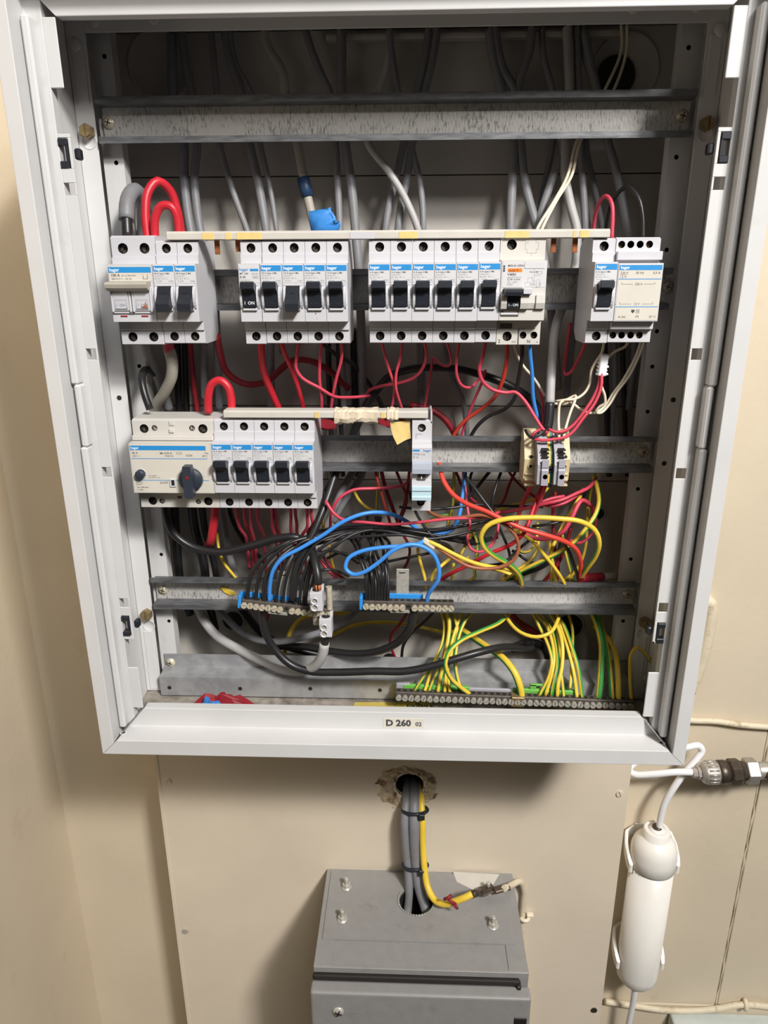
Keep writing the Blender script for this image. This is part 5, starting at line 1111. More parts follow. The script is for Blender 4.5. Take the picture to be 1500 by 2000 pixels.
# blue and brown
wire('blue_wire', 'long blue wire arching from the tilted neutral bar up to the lower rail', 'wire', None, 'blue', 3.9, [(526, 1176, -32), (527, 1145, -34), (533, 1115, -36), (552, 1090, -36), (585, 1072, -34), (628, 1047, -32), (672, 1018, -30), (712, 1003, -26), (745, 1001, -20), (775, 1008, -12), (800, 1022, -4), (825, 1038, 0), (858, 1042, 0), (884, 1034, 2), (896, 1010, 6), (903, 970, 12), (909, 920, 22)], n=12)
wire('blue_wire', 'blue wire with a wide loop above the level neutral bar', 'wire', None, 'blue', 4.0, [(833, 1180, -32), (836, 1162, -36), (846, 1147, -40), (856, 1132, -42), (857, 1108, -42), (846, 1082, -42), (822, 1066, -42), (796, 1064, -44), (768, 1075, -46), (740, 1098, -46), (712, 1117, -46), (690, 1122, -44), (675, 1110, -42), (681, 1090, -40), (708, 1076, -38), (750, 1069, -36), (795, 1066, -34), (818, 1062, -30), (830, 1055, -24)], n=12)
wire('brown_wire', 'brown wire in a wide loop through the middle of the tangle', 'wire', None, 'brown', 3.5, [(826, 985, 10), (842, 1002, -4), (868, 1011, -14), (905, 1010, -20), (940, 1006, -24), (960, 1010, -26), (985, 1024, -27), (1004, 1042, -28), (1013, 1066, -28), (1006, 1090, -28), (985, 1105, -28), (950, 1111, -28), (915, 1106, -28), (885, 1090, -28), (858, 1072, -27), (836, 1058, -24)], n=12)
bm = B(); c = at(838, 1061, -26); box(bm, -7, 7, -2.2, 2.2, -2.6, 2.6, .8, rot=('Y', .6)); tag(link('insulating_sleeve', bm, 'wcream', None, c), 'small whitish torn sleeve where brown, blue and yellow wires meet', 'sleeve')
# black wires of the neutral bars
g = 'black neutral wires'
N1 = [(483, 0, 4.4), (500, 1, 3.6), (540, 2, 3.2), (553, 3, 3.0), (575, 4, 3.0), (585, 5, 3.0), (592, 6, 2.8), (597, 7, 2.8)]
tops = [(556, 1062), (568, 1060), (588, 1060), (600, 1068), (620, 1060), (636, 1064), (650, 1070), (662, 1060)]
for (x, k, w_), (tx, ty) in zip(N1, tops):
    nm = ORD[k] if k < 6 else ['seventh', 'eighth'][k-6]
    y0_ = 1174+(x-470)*.11
    wire('black_wire', 'black neutral wire of the tilted bar, '+nm+' from the left', 'wire', g, 'black', w_, [(x, y0_+4, -32), (x+2, y0_-30, -33), (x+12, 1112, -32), (x+(tx-x)*.45+4, 1085, -30), (tx, ty, -26), (tx+40, 1050-k*1.5, -18), (tx+100, 1040-k, -12), (tx+170+k*6, 1036+k*2, -4), (tx+260, 1042+k*3, 8), (tx+310, 1050, 26)])
wire('black_wire', 'black neutral wire bent sharply into the tilted bar, by the bare copper', 'wire', g, 'black', 4.6, [(517, 1178, -32), (516, 1150, -32), (522, 1122, -30), (540, 1096, -26), (560, 1078, -20), (590, 1060, -10), (640, 1040, 4)])
bc_cu = wire('black_cable', 'black cable with bare copper ends entering the upper white connector', 'cable', None, 'black', 8.0, [(606, 1060, -10), (612, 1085, -30), (618, 1110, -40), (621, 1128, -44), (622, 1140, -45)], n=14)
cc = at(621, 1148, -45)
for k in range(6):
    bm = B(); a_ = k*1.05; cyl(bm, (2.2*math.cos(a_), 2.2*math.sin(a_), -3), (2.8*math.cos(a_), 2.8*math.sin(a_), 10), .9, n=8); attach(link('copper_strand', bm, 'copper', None, (cc.x, cc.y, cc.z-6)), bc_cu)
rj = random.Random(21)
for k in range(8):
    x = 715+k*6.0; w_ = 3.1+rj.random()*.5; j1, j2, j3, j4 = [rj.uniform(-5, 5) for _ in range(4)]
    wire('black_wire', 'black neutral wire of the level bar, '+(ORD[k] if k < 6 else ['seventh', 'eighth'][k-6])+' from the left', 'wire', g, 'black', w_, [(x, 1180, -32), (x+1, 1150, -34), (x-2+k*.6+j1*.5, 1122+j2, -31+j3), (x-12+k*2.0+j2, 1092+j1, -20+j4*1.4), (x-24+k*3.2+j3*1.4, 1064+j4, -6+j1*1.5), (x-34+k*4+j4*2, 1040+j3, 10+j2), (x-40+k*4+j1*2, 1010, 26)])
for k, (L, lab) in enumerate((
  ([(590, 1062, -4), (640, 1046, -10), (700, 1036, -14), (752, 1037, -16), (800, 1046, -16), (838, 1052, -14), (880, 1047, -10), (930, 1035, 0), (980, 1020, 14)], 'black wire running level across the bundle to the right, front strand'),
  ([(600, 1050, 4), (660, 1034, 0), (730, 1030, -4), (800, 1034, -6), (850, 1036, -4), (900, 1028, 2), (960, 1016, 12)], 'black wire running level across the bundle to the right, upper strand'),
  ([(580, 1075, -6), (630, 1060, -16), (690, 1050, -22), (745, 1046, -26), (790, 1045, -26), (830, 1053, -22), (870, 1062, -12), (885, 1075, 6)], 'black wire bowing over the blue loop from left to right'),
  ([(610, 1040, 10), (680, 1026, 8), (760, 1028, 6), (838, 1035, 6), (910, 1023, 12), (960, 1018, 20)], 'black wire along the top of the bundle, rear strand'),
  ([(800, 960, 24), (812, 1000, 8), (830, 1030, -4), (842, 1045, -8), (855, 1055, -6), (880, 1075, 6)], 'black wire curving from behind the single breaker into the bundle'),
  ([(780, 990, 10), (830, 995, 4), (880, 992, 6), (930, 986, 12), (980, 988, 22), (1060, 990, 34)], 'black wire running level just under the single breaker'),
  ([(908, 930, 10), (928, 955, 0), (950, 985, -8), (972, 1010, -14), (1010, 1028, -22), (1060, 1038, -26), (1092, 1052, -22), (1108, 1072, -14), (1120, 1102, -4), (1130, 1128, 4)], 'thick black wire slanting from the rail to the red sleeve'),
  ([(985, 905, 24), (972, 940, 12), (962, 975, 4), (960, 1000, 8), (975, 1030, 14), (992, 1070, 16), (997, 1092, 20)], 'thin black wire hanging right of the orange-red wire'),
  ([(930, 905, 36), (918, 935, 34), (925, 975, 34), (950, 1000, 36)], 'black wire behind the blue wire under the rail'),
  ([(968, 905, 36), (945, 935, 32), (915, 970, 30), (880, 992, 30)], 'thick black wire slanting left behind the orange-red wire'),
  ([(1040, 1028, 20), (1070, 1024, 14), (1095, 1018, 16), (1130, 985, 30), (1150, 950, 40)], 'black wire rising right behind the terminals'),
  ([(1000, 1075, 20), (1045, 1100, 14), (1085, 1080, 16), (1100, 1060, 20)], 'thin black wire low behind the yellow wires'),
  ([(930, 1098, 10), (955, 1104, -10), (985, 1098, -14), (1010, 1075, 0), (1040, 1050, 14)], 'thin black wire weaving under the big yellow loop'),
  ([(640, 1090, -10), (668, 1080, -20), (700, 1090, -22), (740, 1098, -10), (790, 1090, 8), (840, 1080, 20)], 'thin black wire crossing behind the wide blue loop'),
  ([(608, 1150, -30), (618, 1118, -38), (640, 1112, -38), (662, 1117, -30), (680, 1125, -10)], 'thin black wire curling beside the upper white connector'),
  ([(596, 1150, -28), (600, 1110, -30), (620, 1085, -30), (640, 1076, -26), (670, 1082, -16), (700, 1100, 0)], 'thin black wire arching over the upper white connector'))):
    wire('black_wire', lab, 'wire', 'black wires of the bundle', 'black', (3.6 if k in (6, 9) else 2.9), L)
wire('black_wire', 'thick black wire sloping low across to the far right of the tangle', 'wire', None, 'black', 5.0, [(960, 1150, 40), (1010, 1125, 34), (1060, 1106, 30), (1090, 1080, 30), (1100, 1040, 32)])
# yellow and green wires of the tangle
g = 'green and yellow wires in the tangle'
Y_ = [
 ('big bright yellow and green loop at the right of the tangle', 4.9, [(1020, 1145, 4), (1014, 1122, -8), (995, 1102, -18), (966, 1086, -26), (946, 1068, -30), (940, 1047, -32), (952, 1027, -33), (982, 1015, -34), (1030, 1011, -34), (1090, 1013, -34), (1135, 1019, -33), (1162, 1036, -30), (1170, 1060, -26), (1164, 1085, -18), (1148, 1108, -8), (1134, 1128, 4)], 1.2),
 ('yellow and green wire curving down the right side into the rail', 4.4, [(1160, 930, 24), (1166, 950, 12), (1170, 978, 2), (1164, 1003, -6), (1148, 1028, -12), (1120, 1060, -14), (1085, 1082, -12), (1045, 1102, -6), (1005, 1122, 4), (975, 1142, 12)], .9),
 ('bright yellow wire from the torn sleeve down to the right', 4.0, [(836, 1057, -26), (856, 1066, -28), (890, 1084, -28), (925, 1099, -27), (958, 1107, -24), (990, 1111, -14), (1010, 1122, 0), (1018, 1142, 14)], 3.6),
 ('yellow wire slanting right, crossing the green striped one', 3.5, [(1003, 1035, 8), (1022, 1044, -2), (1045, 1062, -10), (1068, 1090, -12), (1088, 1116, -8), (1106, 1146, 4)], 3.4),
 ('yellow wire slanting up behind the thick pink wire', 3.6, [(1134, 968, 20), (1118, 995, 12), (1102, 1022, 4), (1088, 1050, -4), (1077, 1075, -8), (1080, 1105, -6), (1090, 1146, 6)], 3.3),
 ('yellow wire straight down into the rail at the right', 3.6, [(1070, 1050, 18), (1075, 1075, 6), (1078, 1105, 2), (1077, 1146, 8)], 3.5),
 ('yellow wire upright inside the big loop at its right', 3.0, [(1148, 990, 30), (1146, 1030, 26), (1145, 1060, 22), (1138, 1090, 18), (1126, 1112, 18), (1108, 1134, 20)], 3.0),
 ('yellow and green wire slanting inside the big loop at its left', 3.2, [(1050, 1020, 28), (1048, 1050, 20), (1036, 1075, 14), (1018, 1078, 12), (1010, 1066, 16)], 1.8),
 ('yellow wire curving low inside the big loop', 3.2, [(1052, 1050, 30), (1050, 1070, 20), (1038, 1092, 12), (1015, 1110, 10), (990, 1122, 14), (975, 1140, 20)], 3.2),
 ('yellow and green wire upright left of the red hanging loop', 3.4, [(888, 905, 40), (886, 950, 34), (884, 990, 26), (876, 1020, 22), (872, 1050, 24)], 2.2),
 ('yellow and green wire bending left of the big loop', 3.2, [(924, 1036, 20), (932, 1060, 12), (932, 1085, 8), (926, 1110, 8), (928, 1125, 10), (915, 1135, 16), (895, 1140, 24)], 2.0),
 ('yellow wire kinked beside the red hanging loop', 3.2, [(926, 1035, 26), (912, 1060, 14), (900, 1082, 8), (897, 1090, 6), (905, 1095, 4), (915, 1088, 6)], 3.1),
 ('yellow wire upright left of the blue loop end', 3.4, [(816, 1072, 26), (820, 1095, 10), (828, 1122, 2), (832, 1148, 6)], 3.4),
 ('yellow wire curving right of the blue loop end', 3.4, [(880, 1090, 20), (862, 1105, 6), (848, 1118, 2), (842, 1134, 4), (842, 1150, 10)], 3.3),
 ('short yellow wire behind the blue loop end', 3.2, [(886, 1100, 26), (884, 1120, 22), (880, 1150, 24)], 3.1),
 ('yellow and green wire arching behind the pink level wire', 3.0, [(828, 1030, 30), (842, 1015, 24), (858, 1008, 22), (880, 1005, 26)], 2.4),
 ('yellow and green wire level under the terminals', 3.4, [(960, 1000, 36), (1000, 988, 30), (1040, 975, 26), (1068, 955, 24), (1082, 930, 28)], 2.2),
 ('yellow and green wire slanting at the far right behind the rail', 3.6, [(1170, 905, 44), (1160, 935, 40), (1152, 965, 40), (1148, 1010, 42)], 2.2),
 ('dull yellow wire arching under the rail left of the single breaker', 3.2, [(692, 960, 40), (702, 978, 34), (718, 992, 32), (738, 1000, 34)], 3.0),
 ('thin yellow and green wire upright left of the single breaker', 2.6, [(738, 915, 46), (737, 950, 44), (735, 1000, 42)], 2.6),
 ('short yellow wire end poking up at the far left of the bundle', 3.2, [(627, 1006, -4), (631, 1022, 4), (636, 1045, 20)], 3.2),
 ('dull yellow wire upright behind the upper white connector', 3.0, [(643, 1065, 34), (648, 1095, 34), (654, 1120, 36), (656, 1150, 38)], 3.0),
 ('yellow wire low at the right end of the rail', 3.4, [(1135, 1105, 30), (1120, 1120, 22), (1102, 1132, 18), (1088, 1146, 20)], 3.2),
 ('yellow and green wire dropping at the far right into the rail', 3.2, [(1098, 1040, 30), (1105, 1080, 26), (1114, 1115, 24), (1122, 1148, 26)], 2.0),
 ('yellow wire lying low along the rail, centre right', 3.4, [(962, 1112, 20), (980, 1116, 12), (1000, 1124, 10), (1012, 1140, 14)], 3.2),
]
for lab, w_, L, ph in Y_: wire('earth_wire', lab, 'wire', g, 'yg', w_, L, phase=(.5 if ph == 1.2 else -2.2 if ph == .9 else 2.6 if ph > 2.95 else (-2.3, .45, -2.0)[int(ph*10) % 3]), stripe=3)
# red sleeved cable at the right
gc_sl = wire('grey_cable', 'grey cable entering from the right, ending in a torn dark red sleeve', 'cable', None, 'beigegrey', 8.0, [(1172, 1127, 25), (1200, 1125, 36), (1235, 1122, 50)], n=12)
attach(wire('sleeve', 'torn dark red sleeve', 'sleeve', None, 'redtape_shadered', 9.4, [(1133, 1129, 8), (1145, 1128, 14), (1160, 1128, 20), (1176, 1127, 26)], n=14), gc_sl)

# ================================================================== below the neutral rail
wire('black_cable', 'thick glossy black cable sweeping along the bottom from the tilted neutral bar', 'cable', None, 'black', 7.8, [(512, 1180, -28), (512, 1205, -26), (520, 1240, -24), (540, 1272, -24), (568, 1298, -26), (605, 1311, -28), (660, 1313, -30), (730, 1311, -32), (790, 1311, -34), (840, 1302, -34), (890, 1287, -32), (935, 1274, -26), (975, 1265, -14), (1003, 1264, 0), (1040, 1266, 20)], n=14)
gc_floor = wire('grey_cable', 'thick pale grey cable curving along the floor up to the lower white connector', 'cable', None, 'palegrey', 10.0, [(382, 1170, 40), (398, 1210, 36), (425, 1243, 28), (470, 1270, 18), (515, 1292, 6), (555, 1308, -8), (590, 1310, -20), (616, 1300, -30), (630, 1278, -36), (634, 1256, -38)], n=16)
attach(wire('core', 'black core', 'wire', None, 'black', 8.0, [(634, 1262, -38), (635, 1250, -39), (636, 1238, -40)], n=14), gc_floor)
wire('grey_cable', 'grey cable sagging above the thick pale one', 'cable', None, 'grey', 7.4, [(415, 1180, 44), (440, 1205, 40), (468, 1232, 32), (500, 1249, 26), (545, 1253, 22), (595, 1244, 22), (640, 1230, 24), (672, 1214, 28), (700, 1190, 34)], n=14)
wire('black_cable', 'black cable rising in a curve to the level neutral bar', 'cable', None, 'black', 8.0, [(540, 1262, 44), (600, 1264, 30), (650, 1273, 16), (700, 1277, 4), (745, 1270, -8), (780, 1252, -18), (800, 1228, -26), (807, 1200, -31), (808, 1182, -32)], n=14)
wire('black_cable', 'dark cable low at the left behind the pale grey one', 'cable', None, 'black', 9.0, [(470, 1185, 56), (500, 1225, 54), (530, 1250, 52), (580, 1268, 52), (640, 1282, 54)], n=12)
wire('red_wire', 'red wire hanging below the tilted neutral bar', 'wire', None, 'redtape_shadered', 4.0, [(524, 1180, 30), (522, 1205, 26), (514, 1235, 34), (540, 1270, 44)])
wire('red_wire', 'thin red wire bent below the level neutral bar', 'wire', None, 'redtape_shadered', 3.0, [(796, 1195, 30), (780, 1220, 32), (764, 1240, 34), (763, 1262, 36), (775, 1290, 40)])
wire('black_wire', 'thin black wire below the right end of the level neutral bar', 'wire', None, 'black', 3.4, [(850, 1192, 34), (828, 1215, 36), (805, 1235, 40), (788, 1260, 46), (784, 1290, 50)])
wire('earth_wire', 'dark green and yellow wire arching behind the lower white connector', 'wire', None, 'yg', 5.0, [(545, 1300, 54), (560, 1262, 52), (568, 1232, 52), (590, 1208, 52), (630, 1199, 54), (700, 1196, 56)], phase=2.4)
wire('earth_wire', 'green and yellow wire lying level behind the black curve', 'wire', None, 'yg', 4.2, [(640, 1245, 56), (690, 1222, 56), (750, 1215, 56), (810, 1222, 56), (870, 1234, 54), (900, 1230, 46)], phase=2.6)
wire('red_cable', 'dark red cable slanting behind the earth wires', 'cable', None, 'redtape_shadered', 7.0, [(985, 1180, 50), (1010, 1212, 52), (1045, 1235, 54), (1085, 1262, 56)], n=12)
wire('black_cable', 'black cable ending in a lump behind the U-shaped yellow wire', 'cable', None, 'black', 9.0, [(1000, 1266, 30), (1030, 1256, 44), (1060, 1262, 52), (1072, 1290, 56), (1070, 1330, 58)], n=12)
g = 'earth wires into the earth bar'
E_ = [
 ('earth wire into the left end of the earth bar, first', 3.2, [(860, 1185, 30), (868, 1222, 22), (864, 1255, 8), (848, 1292, -8), (828, 1322, -18), (810, 1350, -22)]),
 ('earth wire into the left end of the earth bar, second', 3.4, [(866, 1185, 34), (872, 1225, 24), (862, 1262, 8), (845, 1302, -10), (828, 1354, -22)]),
 ('earth wire into the left end of the earth bar, third', 3.4, [(873, 1185, 28), (875, 1235, 18), (864, 1288, -4), (848, 1326, -16), (837, 1354, -22)]),
 ('thick earth wire with a dark nick, left cluster', 4.6, [(874, 1185, 24), (878, 1222, 14), (872, 1268, 0), (863, 1312, -14), (855, 1354, -22)]),
 ('earth wire crossing its neighbours, left cluster', 3.6, [(880, 1185, 26), (893, 1230, 16), (886, 1262, 4), (873, 1305, -12), (868, 1354, -22)]),
 ('earth wire leaning in from the right, left cluster', 3.6, [(908, 1185, 30), (894, 1218, 20), (881, 1262, 4), (875, 1312, -14), (879, 1355, -22)]),
 ('earth wire rightmost of the left cluster', 3.8, [(932, 1185, 32), (908, 1213, 20), (894, 1250, 6), (889, 1290, -8), (893, 1324, -16), (904, 1356, -22)]),
 ('bright green and yellow wire bowed in front of the left cluster', 4.4, [(1002, 1190, 28), (975, 1216, 8), (935, 1234, -10), (900, 1251, -24), (877, 1273, -32), (870, 1298, -36), (880, 1324, -34), (900, 1343, -28), (918, 1356, -22)]),
 ('thick yellow and green wire bending down to the brass clamp', 7.2, [(895, 1225, 50), (925, 1246, 34), (958, 1268, 12), (985, 1288, -8), (1005, 1314, -20), (1015, 1340, -24), (1019, 1362, -24)]),
 ('yellow wire hanging in a U above the earth bar', 3.8, [(984, 1190, 24), (996, 1216, 8), (1018, 1236, -4), (1048, 1244, -10), (1074, 1236, -8), (1088, 1215, 4), (1094, 1188, 22)]),
 ('earth wire of the right cluster, first from the left', 3.6, [(1036, 1185, 30), (1054, 1225, 18), (1070, 1258, 4), (1078, 1290, -8), (1072, 1322, -16), (1053, 1360, -22)]),
 ('earth wire of the right cluster, second from the left', 3.6, [(1030, 1190, 46), (1062, 1215, 30), (1076, 1245, 12), (1082, 1284, -6), (1077, 1318, -16), (1065, 1358, -22)]),
 ('earth wire of the right cluster, third from the left', 3.4, [(1050, 1190, 44), (1076, 1225, 26), (1087, 1265, 8), (1088, 1302, -8), (1082, 1332, -17), (1077, 1360, -22)]),
 ('earth wire of the right cluster, fourth from the left', 4.0, [(1066, 1188, 34), (1088, 1222, 20), (1098, 1258, 4), (1097, 1305, -10), (1090, 1335, -18), (1088, 1362, -22)]),
 ('short straight earth wire in the middle of the right cluster', 3.4, [(1085, 1215, 34), (1093, 1262, 16), (1096, 1310, -8), (1102, 1364, -22)]),
 ('earth wire of the right cluster leaning right, inner', 3.8, [(1080, 1190, 34), (1097, 1230, 20), (1110, 1272, 2), (1120, 1312, -12), (1127, 1364, -22)]),
 ('earth wire of the right cluster leaning right, outer', 4.0, [(1076, 1182, 36), (1098, 1215, 24), (1114, 1255, 6), (1129, 1305, -12), (1138, 1365, -22)]),
 ('earth wire hanging straight with bare copper at its end', 3.4, [(1106, 1185, 44), (1118, 1228, 30), (1117, 1285, 2), (1114, 1345, -20)]),
 ('thick green earth wire, left of the three at the right end', 6.4, [(1150, 1180, 36), (1166, 1220, 22), (1175, 1260, 6), (1174, 1305, -10), (1169, 1366, -22)]),
 ('thick green earth wire, middle of the three at the right end', 5.4, [(1170, 1200, 50), (1182, 1250, 30), (1190, 1300, 0), (1195, 1366, -22)]),
 ('thick green earth wire, right of the three at the right end', 5.6, [(1160, 1225, 56), (1180, 1238, 40), (1198, 1264, 18), (1206, 1305, -6), (1208, 1366, -22)]),
 ('thin earth wire at the right end, bent over to the cabinet side', 3.2, [(1284, 1312, 0), (1272, 1294, -2), (1256, 1272, -6), (1243, 1265, -8), (1233, 1276, -10), (1230, 1312, -14), (1233, 1368, -22)]),
]
for i, (lab, w_, L) in enumerate(E_): ew_last = wire('earth_wire', lab, 'wire', g, 'yg', w_, L, phase=(-2.5 if 'left of the three' in lab else -.2 if 'green earth' in lab else .35 if 'bowed' in lab else -.3 if 'brass clamp' in lab else 2.4 if 'in a U' in lab else [-2.2, .55, -2.0, -2.3, .5, -2.1, .6][i % 7]), stripe=(5 if 'green earth' in lab else 4 if 'bowed' in lab or 'brass' in lab else 3))
bm = B(); p0 = at(1279, 1305, 0); p1 = at(1285, 1316, 1); cyl(bm, p0, p1, 2.6, n=12); attach(tag(link('wire_lug', bm, 'toggle'), 'dark wire lug', 'lug'), ew_last)
# ================================================================== grey isolator box under the cabinet
TZ = -729.0                                    # top of the box
bx0, bx1, by0 = -87.0, 154.5, -60.0
gb = thing('isolator_box', 'grey painted steel isolator box below the cabinet, cables entering its top', 'box', (34, 10, -1100))
hc = atz(813, 1762, TZ); hr = 21.0
bm = B()
# body: sides, front and a top with the cable hole
def quad(bm, *v): return bm.faces.new([bm.verts.new(p) for p in v])
holed_top = B(); holed(holed_top, bx0, bx1, -BY, -by0, 0, hc.x, -hc.y, hr, 40, n=28)
for v in holed_top.verts: x, y, z = v.co; v.co = (x, -z, TZ-y)
me_t = bpy.data.meshes.new('tmp'); holed_top.to_mesh(me_t); holed_top.free(); bm.from_mesh(me_t); bpy.data.meshes.remove(me_t)
for a, b in (((bx0, BY), (bx0, by0)), ((bx0, by0), (bx1, by0)), ((bx1, by0), (bx1, BY))):
    quad(bm, (a[0], a[1], TZ), (b[0], b[1], TZ), (b[0], b[1], -1100), (a[0], a[1], -1100))
bmesh.ops.remove_doubles(bm, verts=bm.verts[:], dist=.001)
part(gb, 'body', bm, ['greybox', 'dark'])
# folded side tabs on the top
for s in (0, 1):
    x = bx0 if s == 0 else bx1; bm = B(); box(bm, x-(1 if s else 0)*22, x+(0 if s else 1)*20, by0, BY-2, TZ, TZ+1.1, .3); part(gb, 'folded_tab', bm, 'greybox')
bm = B(); box(bm, bx0, bx1, by0-1.2, by0+3, TZ-7, TZ+.9, .5); part(gb, 'front_fold', bm, 'greybox')
# gland plate with the same hole
q0 = atz(655, 1698, TZ+2); q1 = atz(636, 1834, TZ+2); q2 = atz(998, 1845, TZ+2)
gx0, gx1, gy0, gy1 = bx0+6, bx1-10, q1.y, BY-6
bm = B(); holed(bm, gx0, gx1, -gy1, -gy0, 0, hc.x, -hc.y, hr, 2.2, n=28)
for f in [f for f in bm.faces if len(f.verts) > 8]: bm.faces.remove(f)
for v in bm.verts: x, y, z = v.co; v.co = (x, -z, TZ+2.6-y)
for a, b in (((gx0, gy1), (gx0, gy0)), ((gx0, gy0), (gx1, gy0)), ((gx1, gy0), (gx1, gy1))): quad(bm, (a[0], a[1], TZ+2.6), (b[0], b[1], TZ+2.6), (b[0], b[1], TZ+.4), (a[0], a[1], TZ+.4))
part(gb, 'gland_plate', bm, ['greybox', 'greybox'])
bm = B(); n = 40
for i in range(n):
    a = 2*math.pi*i/n
    if math.sin(a) > .55: continue
    box(bm, hc.x+(hr+1.4)*math.cos(a)-1.0, hc.x+(hr+1.4)*math.cos(a)+1.0, hc.y+(hr+1.4)*math.sin(a)-1.3, hc.y+(hr+1.4)*math.sin(a)+1.3, TZ+2.4, TZ+4.0, .3, rot=('Z', a))
part(gb, 'edge_grommet', bm, 'clear')
for px, py in ((677, 1733), (669, 1796), (963, 1809), (953, 1741)):
    p = atz(px, py, TZ+2.6); bm = B()
    lathe(bm, [(0, 6.6), (1.2, 6.6), (1.3, 5.6), (2.2, 5.6)], (p.x, p.y, TZ+2.6), (0, 0, 1), 18)
    prism(bm, [(p.x+5.4*math.cos(math.radians(60*i+20)), p.y+5.4*math.sin(math.radians(60*i+20))) for i in range(6)], TZ+4.6, TZ+8.6, 'Z')
    prof = []
    for i in range(7): prof += [(i*1.3, 3.0), (i*1.3+.65, 2.6)]
    lathe(bm, prof+[(9.3, 2.2)], (p.x, p.y, TZ+8), (0, 0, 1), 12); part(gb, 'bolt', bm, 'steel')
# door with its rubber seal
bm = B(); box(bm, bx0-1, bx1-10, by0-7, by0-.5, TZ-13, TZ-6, 2.2, seg=2); part(gb, 'rubber_seal', bm, 'gasket')
bm = B(); box(bm, bx1-14, bx1-9, by0-10, by0, TZ-22, TZ-9, 1.2); part(gb, 'seal_end', bm, 'gasket')
dz = TZ-14
bm = B(); box(bm, bx0-2, bx1+1, by0-20, by0-4, dz-200, dz, 3, seg=3); dr = part(gb, 'door', bm, 'greybox')
p = at(661, 1975, by0-20); bm = B(); lathe(bm, [(0, 6.8), (1, 6.6), (2.6, 5), (3.2, 1.5), (3.2, .1)], (p.x, by0-20, p.z), (0, -1, 0), 18); 
for a_ in (.4, .4+math.pi/2): box(bm, p.x-4, p.x+4, by0-24, by0-22.6, p.z-.6, p.z+.6, rot=('Y', a_), mi=1)
o = link('door_screw', bm, ['steel', 'dark'], gb); o.location = -gb.location
p = at(1018, 1992, by0-20); bm = B(); box(bm, p.x-8, p.x+6, by0-21, by0-19, p.z-9, p.z+3, .6); part(gb, 'latch_recess', bm, 'gasket')
bm = B(); q = atz(925, 1716, TZ+2.6); prism(bm, [(q.x-26, q.y+10), (q.x+34, q.y+8), (q.x+20, q.y-16), (q.x-2, q.y-18), (q.x-22, q.y-6)], TZ+2.6, TZ+2.8, 'Z'); part(gb, 'bare_metal_patch', bm, 'cream')
# supply cables from the wall hole into the box
hole = Vector((HX, BY+30, HZ))
def drop(name, lab, mt, w_, L, **kw): return wire(name, lab, 'cable', None, mt, w_, L, **kw)
ent = hc.y
drop('supply_cable', 'thinner grey supply cable from the wall hole into the grey box, left', 'grey', 10.4, [(797, 1516, 130), (793, 1540, 92), (793, 1566, 72), (790, 1600, 60), (792, 1650, 56), (797, 1700, 52), (799, 1735, 46), (797, 1768, 40), (793, 1800, 30)], n=16)
drop('supply_cable', 'thicker grey supply cable from the wall hole into the grey box, middle', 'grey', 14.0, [(806, 1516, 130), (809, 1540, 92), (809, 1566, 72), (809, 1600, 60), (810, 1650, 56), (814, 1700, 52), (820, 1735, 46), (829, 1765, 38), (838, 1795, 28)], n=18)
wire('earth_cable', 'yellow and green earth cable bending right to the lug on the grey box', 'cable', None, 'yg', 8.0, [(816, 1516, 130), (823, 1540, 92), (823, 1566, 72), (825, 1600, 60), (826, 1650, 52), (829, 1695, 44), (835, 1732, 34), (848, 1757, 22), (868, 1766, 14), (890, 1760, 10), (908, 1753, 10), (922, 1746, 12)], phase=.2, stripe=3, n=14, twist=0)
for y_, Y0, lab in ((1582, 64, 'upper black cable tie below the wall hole'), (1690, 52, 'lower black cable tie round the three cables')):
    bm = B(); l, r_ = at(787, y_-2, Y0+2), at(834, y_+2, Y0-2); c = (l+r_)/2; a = (r_-l).length/2; P = []
    for i in range(29):
        t = 2*math.pi*i/28; P.append(Vector((a*1.03*math.cos(t), 7.8*math.sin(t), (r_.z-l.z)/2*math.cos(t))))
    sweep(bm, P, 2.3, n=6); box(bm, 5, 12, -13, -7, -5, 3.5, .8)
    tag(link('cable_tie', bm, 'toggle', None, c), lab, 'cable tie')
# crimped lug, its bolt side and the flexible bond
a = at(920, 1747, 12); b = atz(953, 1738, TZ+11)
t = thing('cable_lug', 'grey crimp lug of the earth cable bolted to the grey box', 'lug', b)
bm = B(); d = (b-a); cyl(bm, -d, -d*.45, 4.6, 4.2, n=14); link('barrel', bm, 'gunmetal', t)
bm = B(); box(bm, -11, 9, -7, 7, -1.4, 1.4, .8, rot=('Z', .45)); link('palm', bm, 'gunmetal', t)
bm = B(); box(bm, 6, 28, -4, 5, -.6, 4.4, 1.2, rot=('Z', .35)); link('second_barrel', bm, 'gunmetal', t)
wire('bond_wire', 'cream painted bond wire leaving the lug and running down the board', 'cable', None, 'paintcable', 8.0, [(985, 1735, 40), (1000, 1728, 58), (1015, 1722, 70), (1023, 1740, 75), (1022, 1765, 76), (1020, 1800, 76), (1026, 1880, 76), (1032, 1960, 76), (1034, 2010, 76)], n=12)
p = at(1024, 1788, 76); bm = B(); sweep(bm, [p+Vector((5*math.cos(t_), -4+0*t_, 0))+Vector((0, -4.5*math.sin(t_), 0)) for t_ in [i*math.pi/8 for i in range(9)]], 2.6, n=8); box(bm, p.x+3, p.x+12, p.y-3, p.y+3, p.z-3, p.z+3, .8)
tag(link('cable_clip', bm, 'wcream'), 'cream cable clip holding the bond wire beside the grey box', 'clip')
bm = B()
for p_, q_ in (((882, 1748), (868, 1756)), ((884, 1762), (893, 1774)), ((874, 1754), (890, 1766))):
    a, b = at(*p_, 6), at(*q_, 5); sweep(bm, [a, a.lerp(b, .5)+Vector((0, -2, 1)), b], 1.9, n=6)
tag(link('red_tie', bm, 'redtape_shadered'), 'small red twist round the yellow earth cable', 'tie')

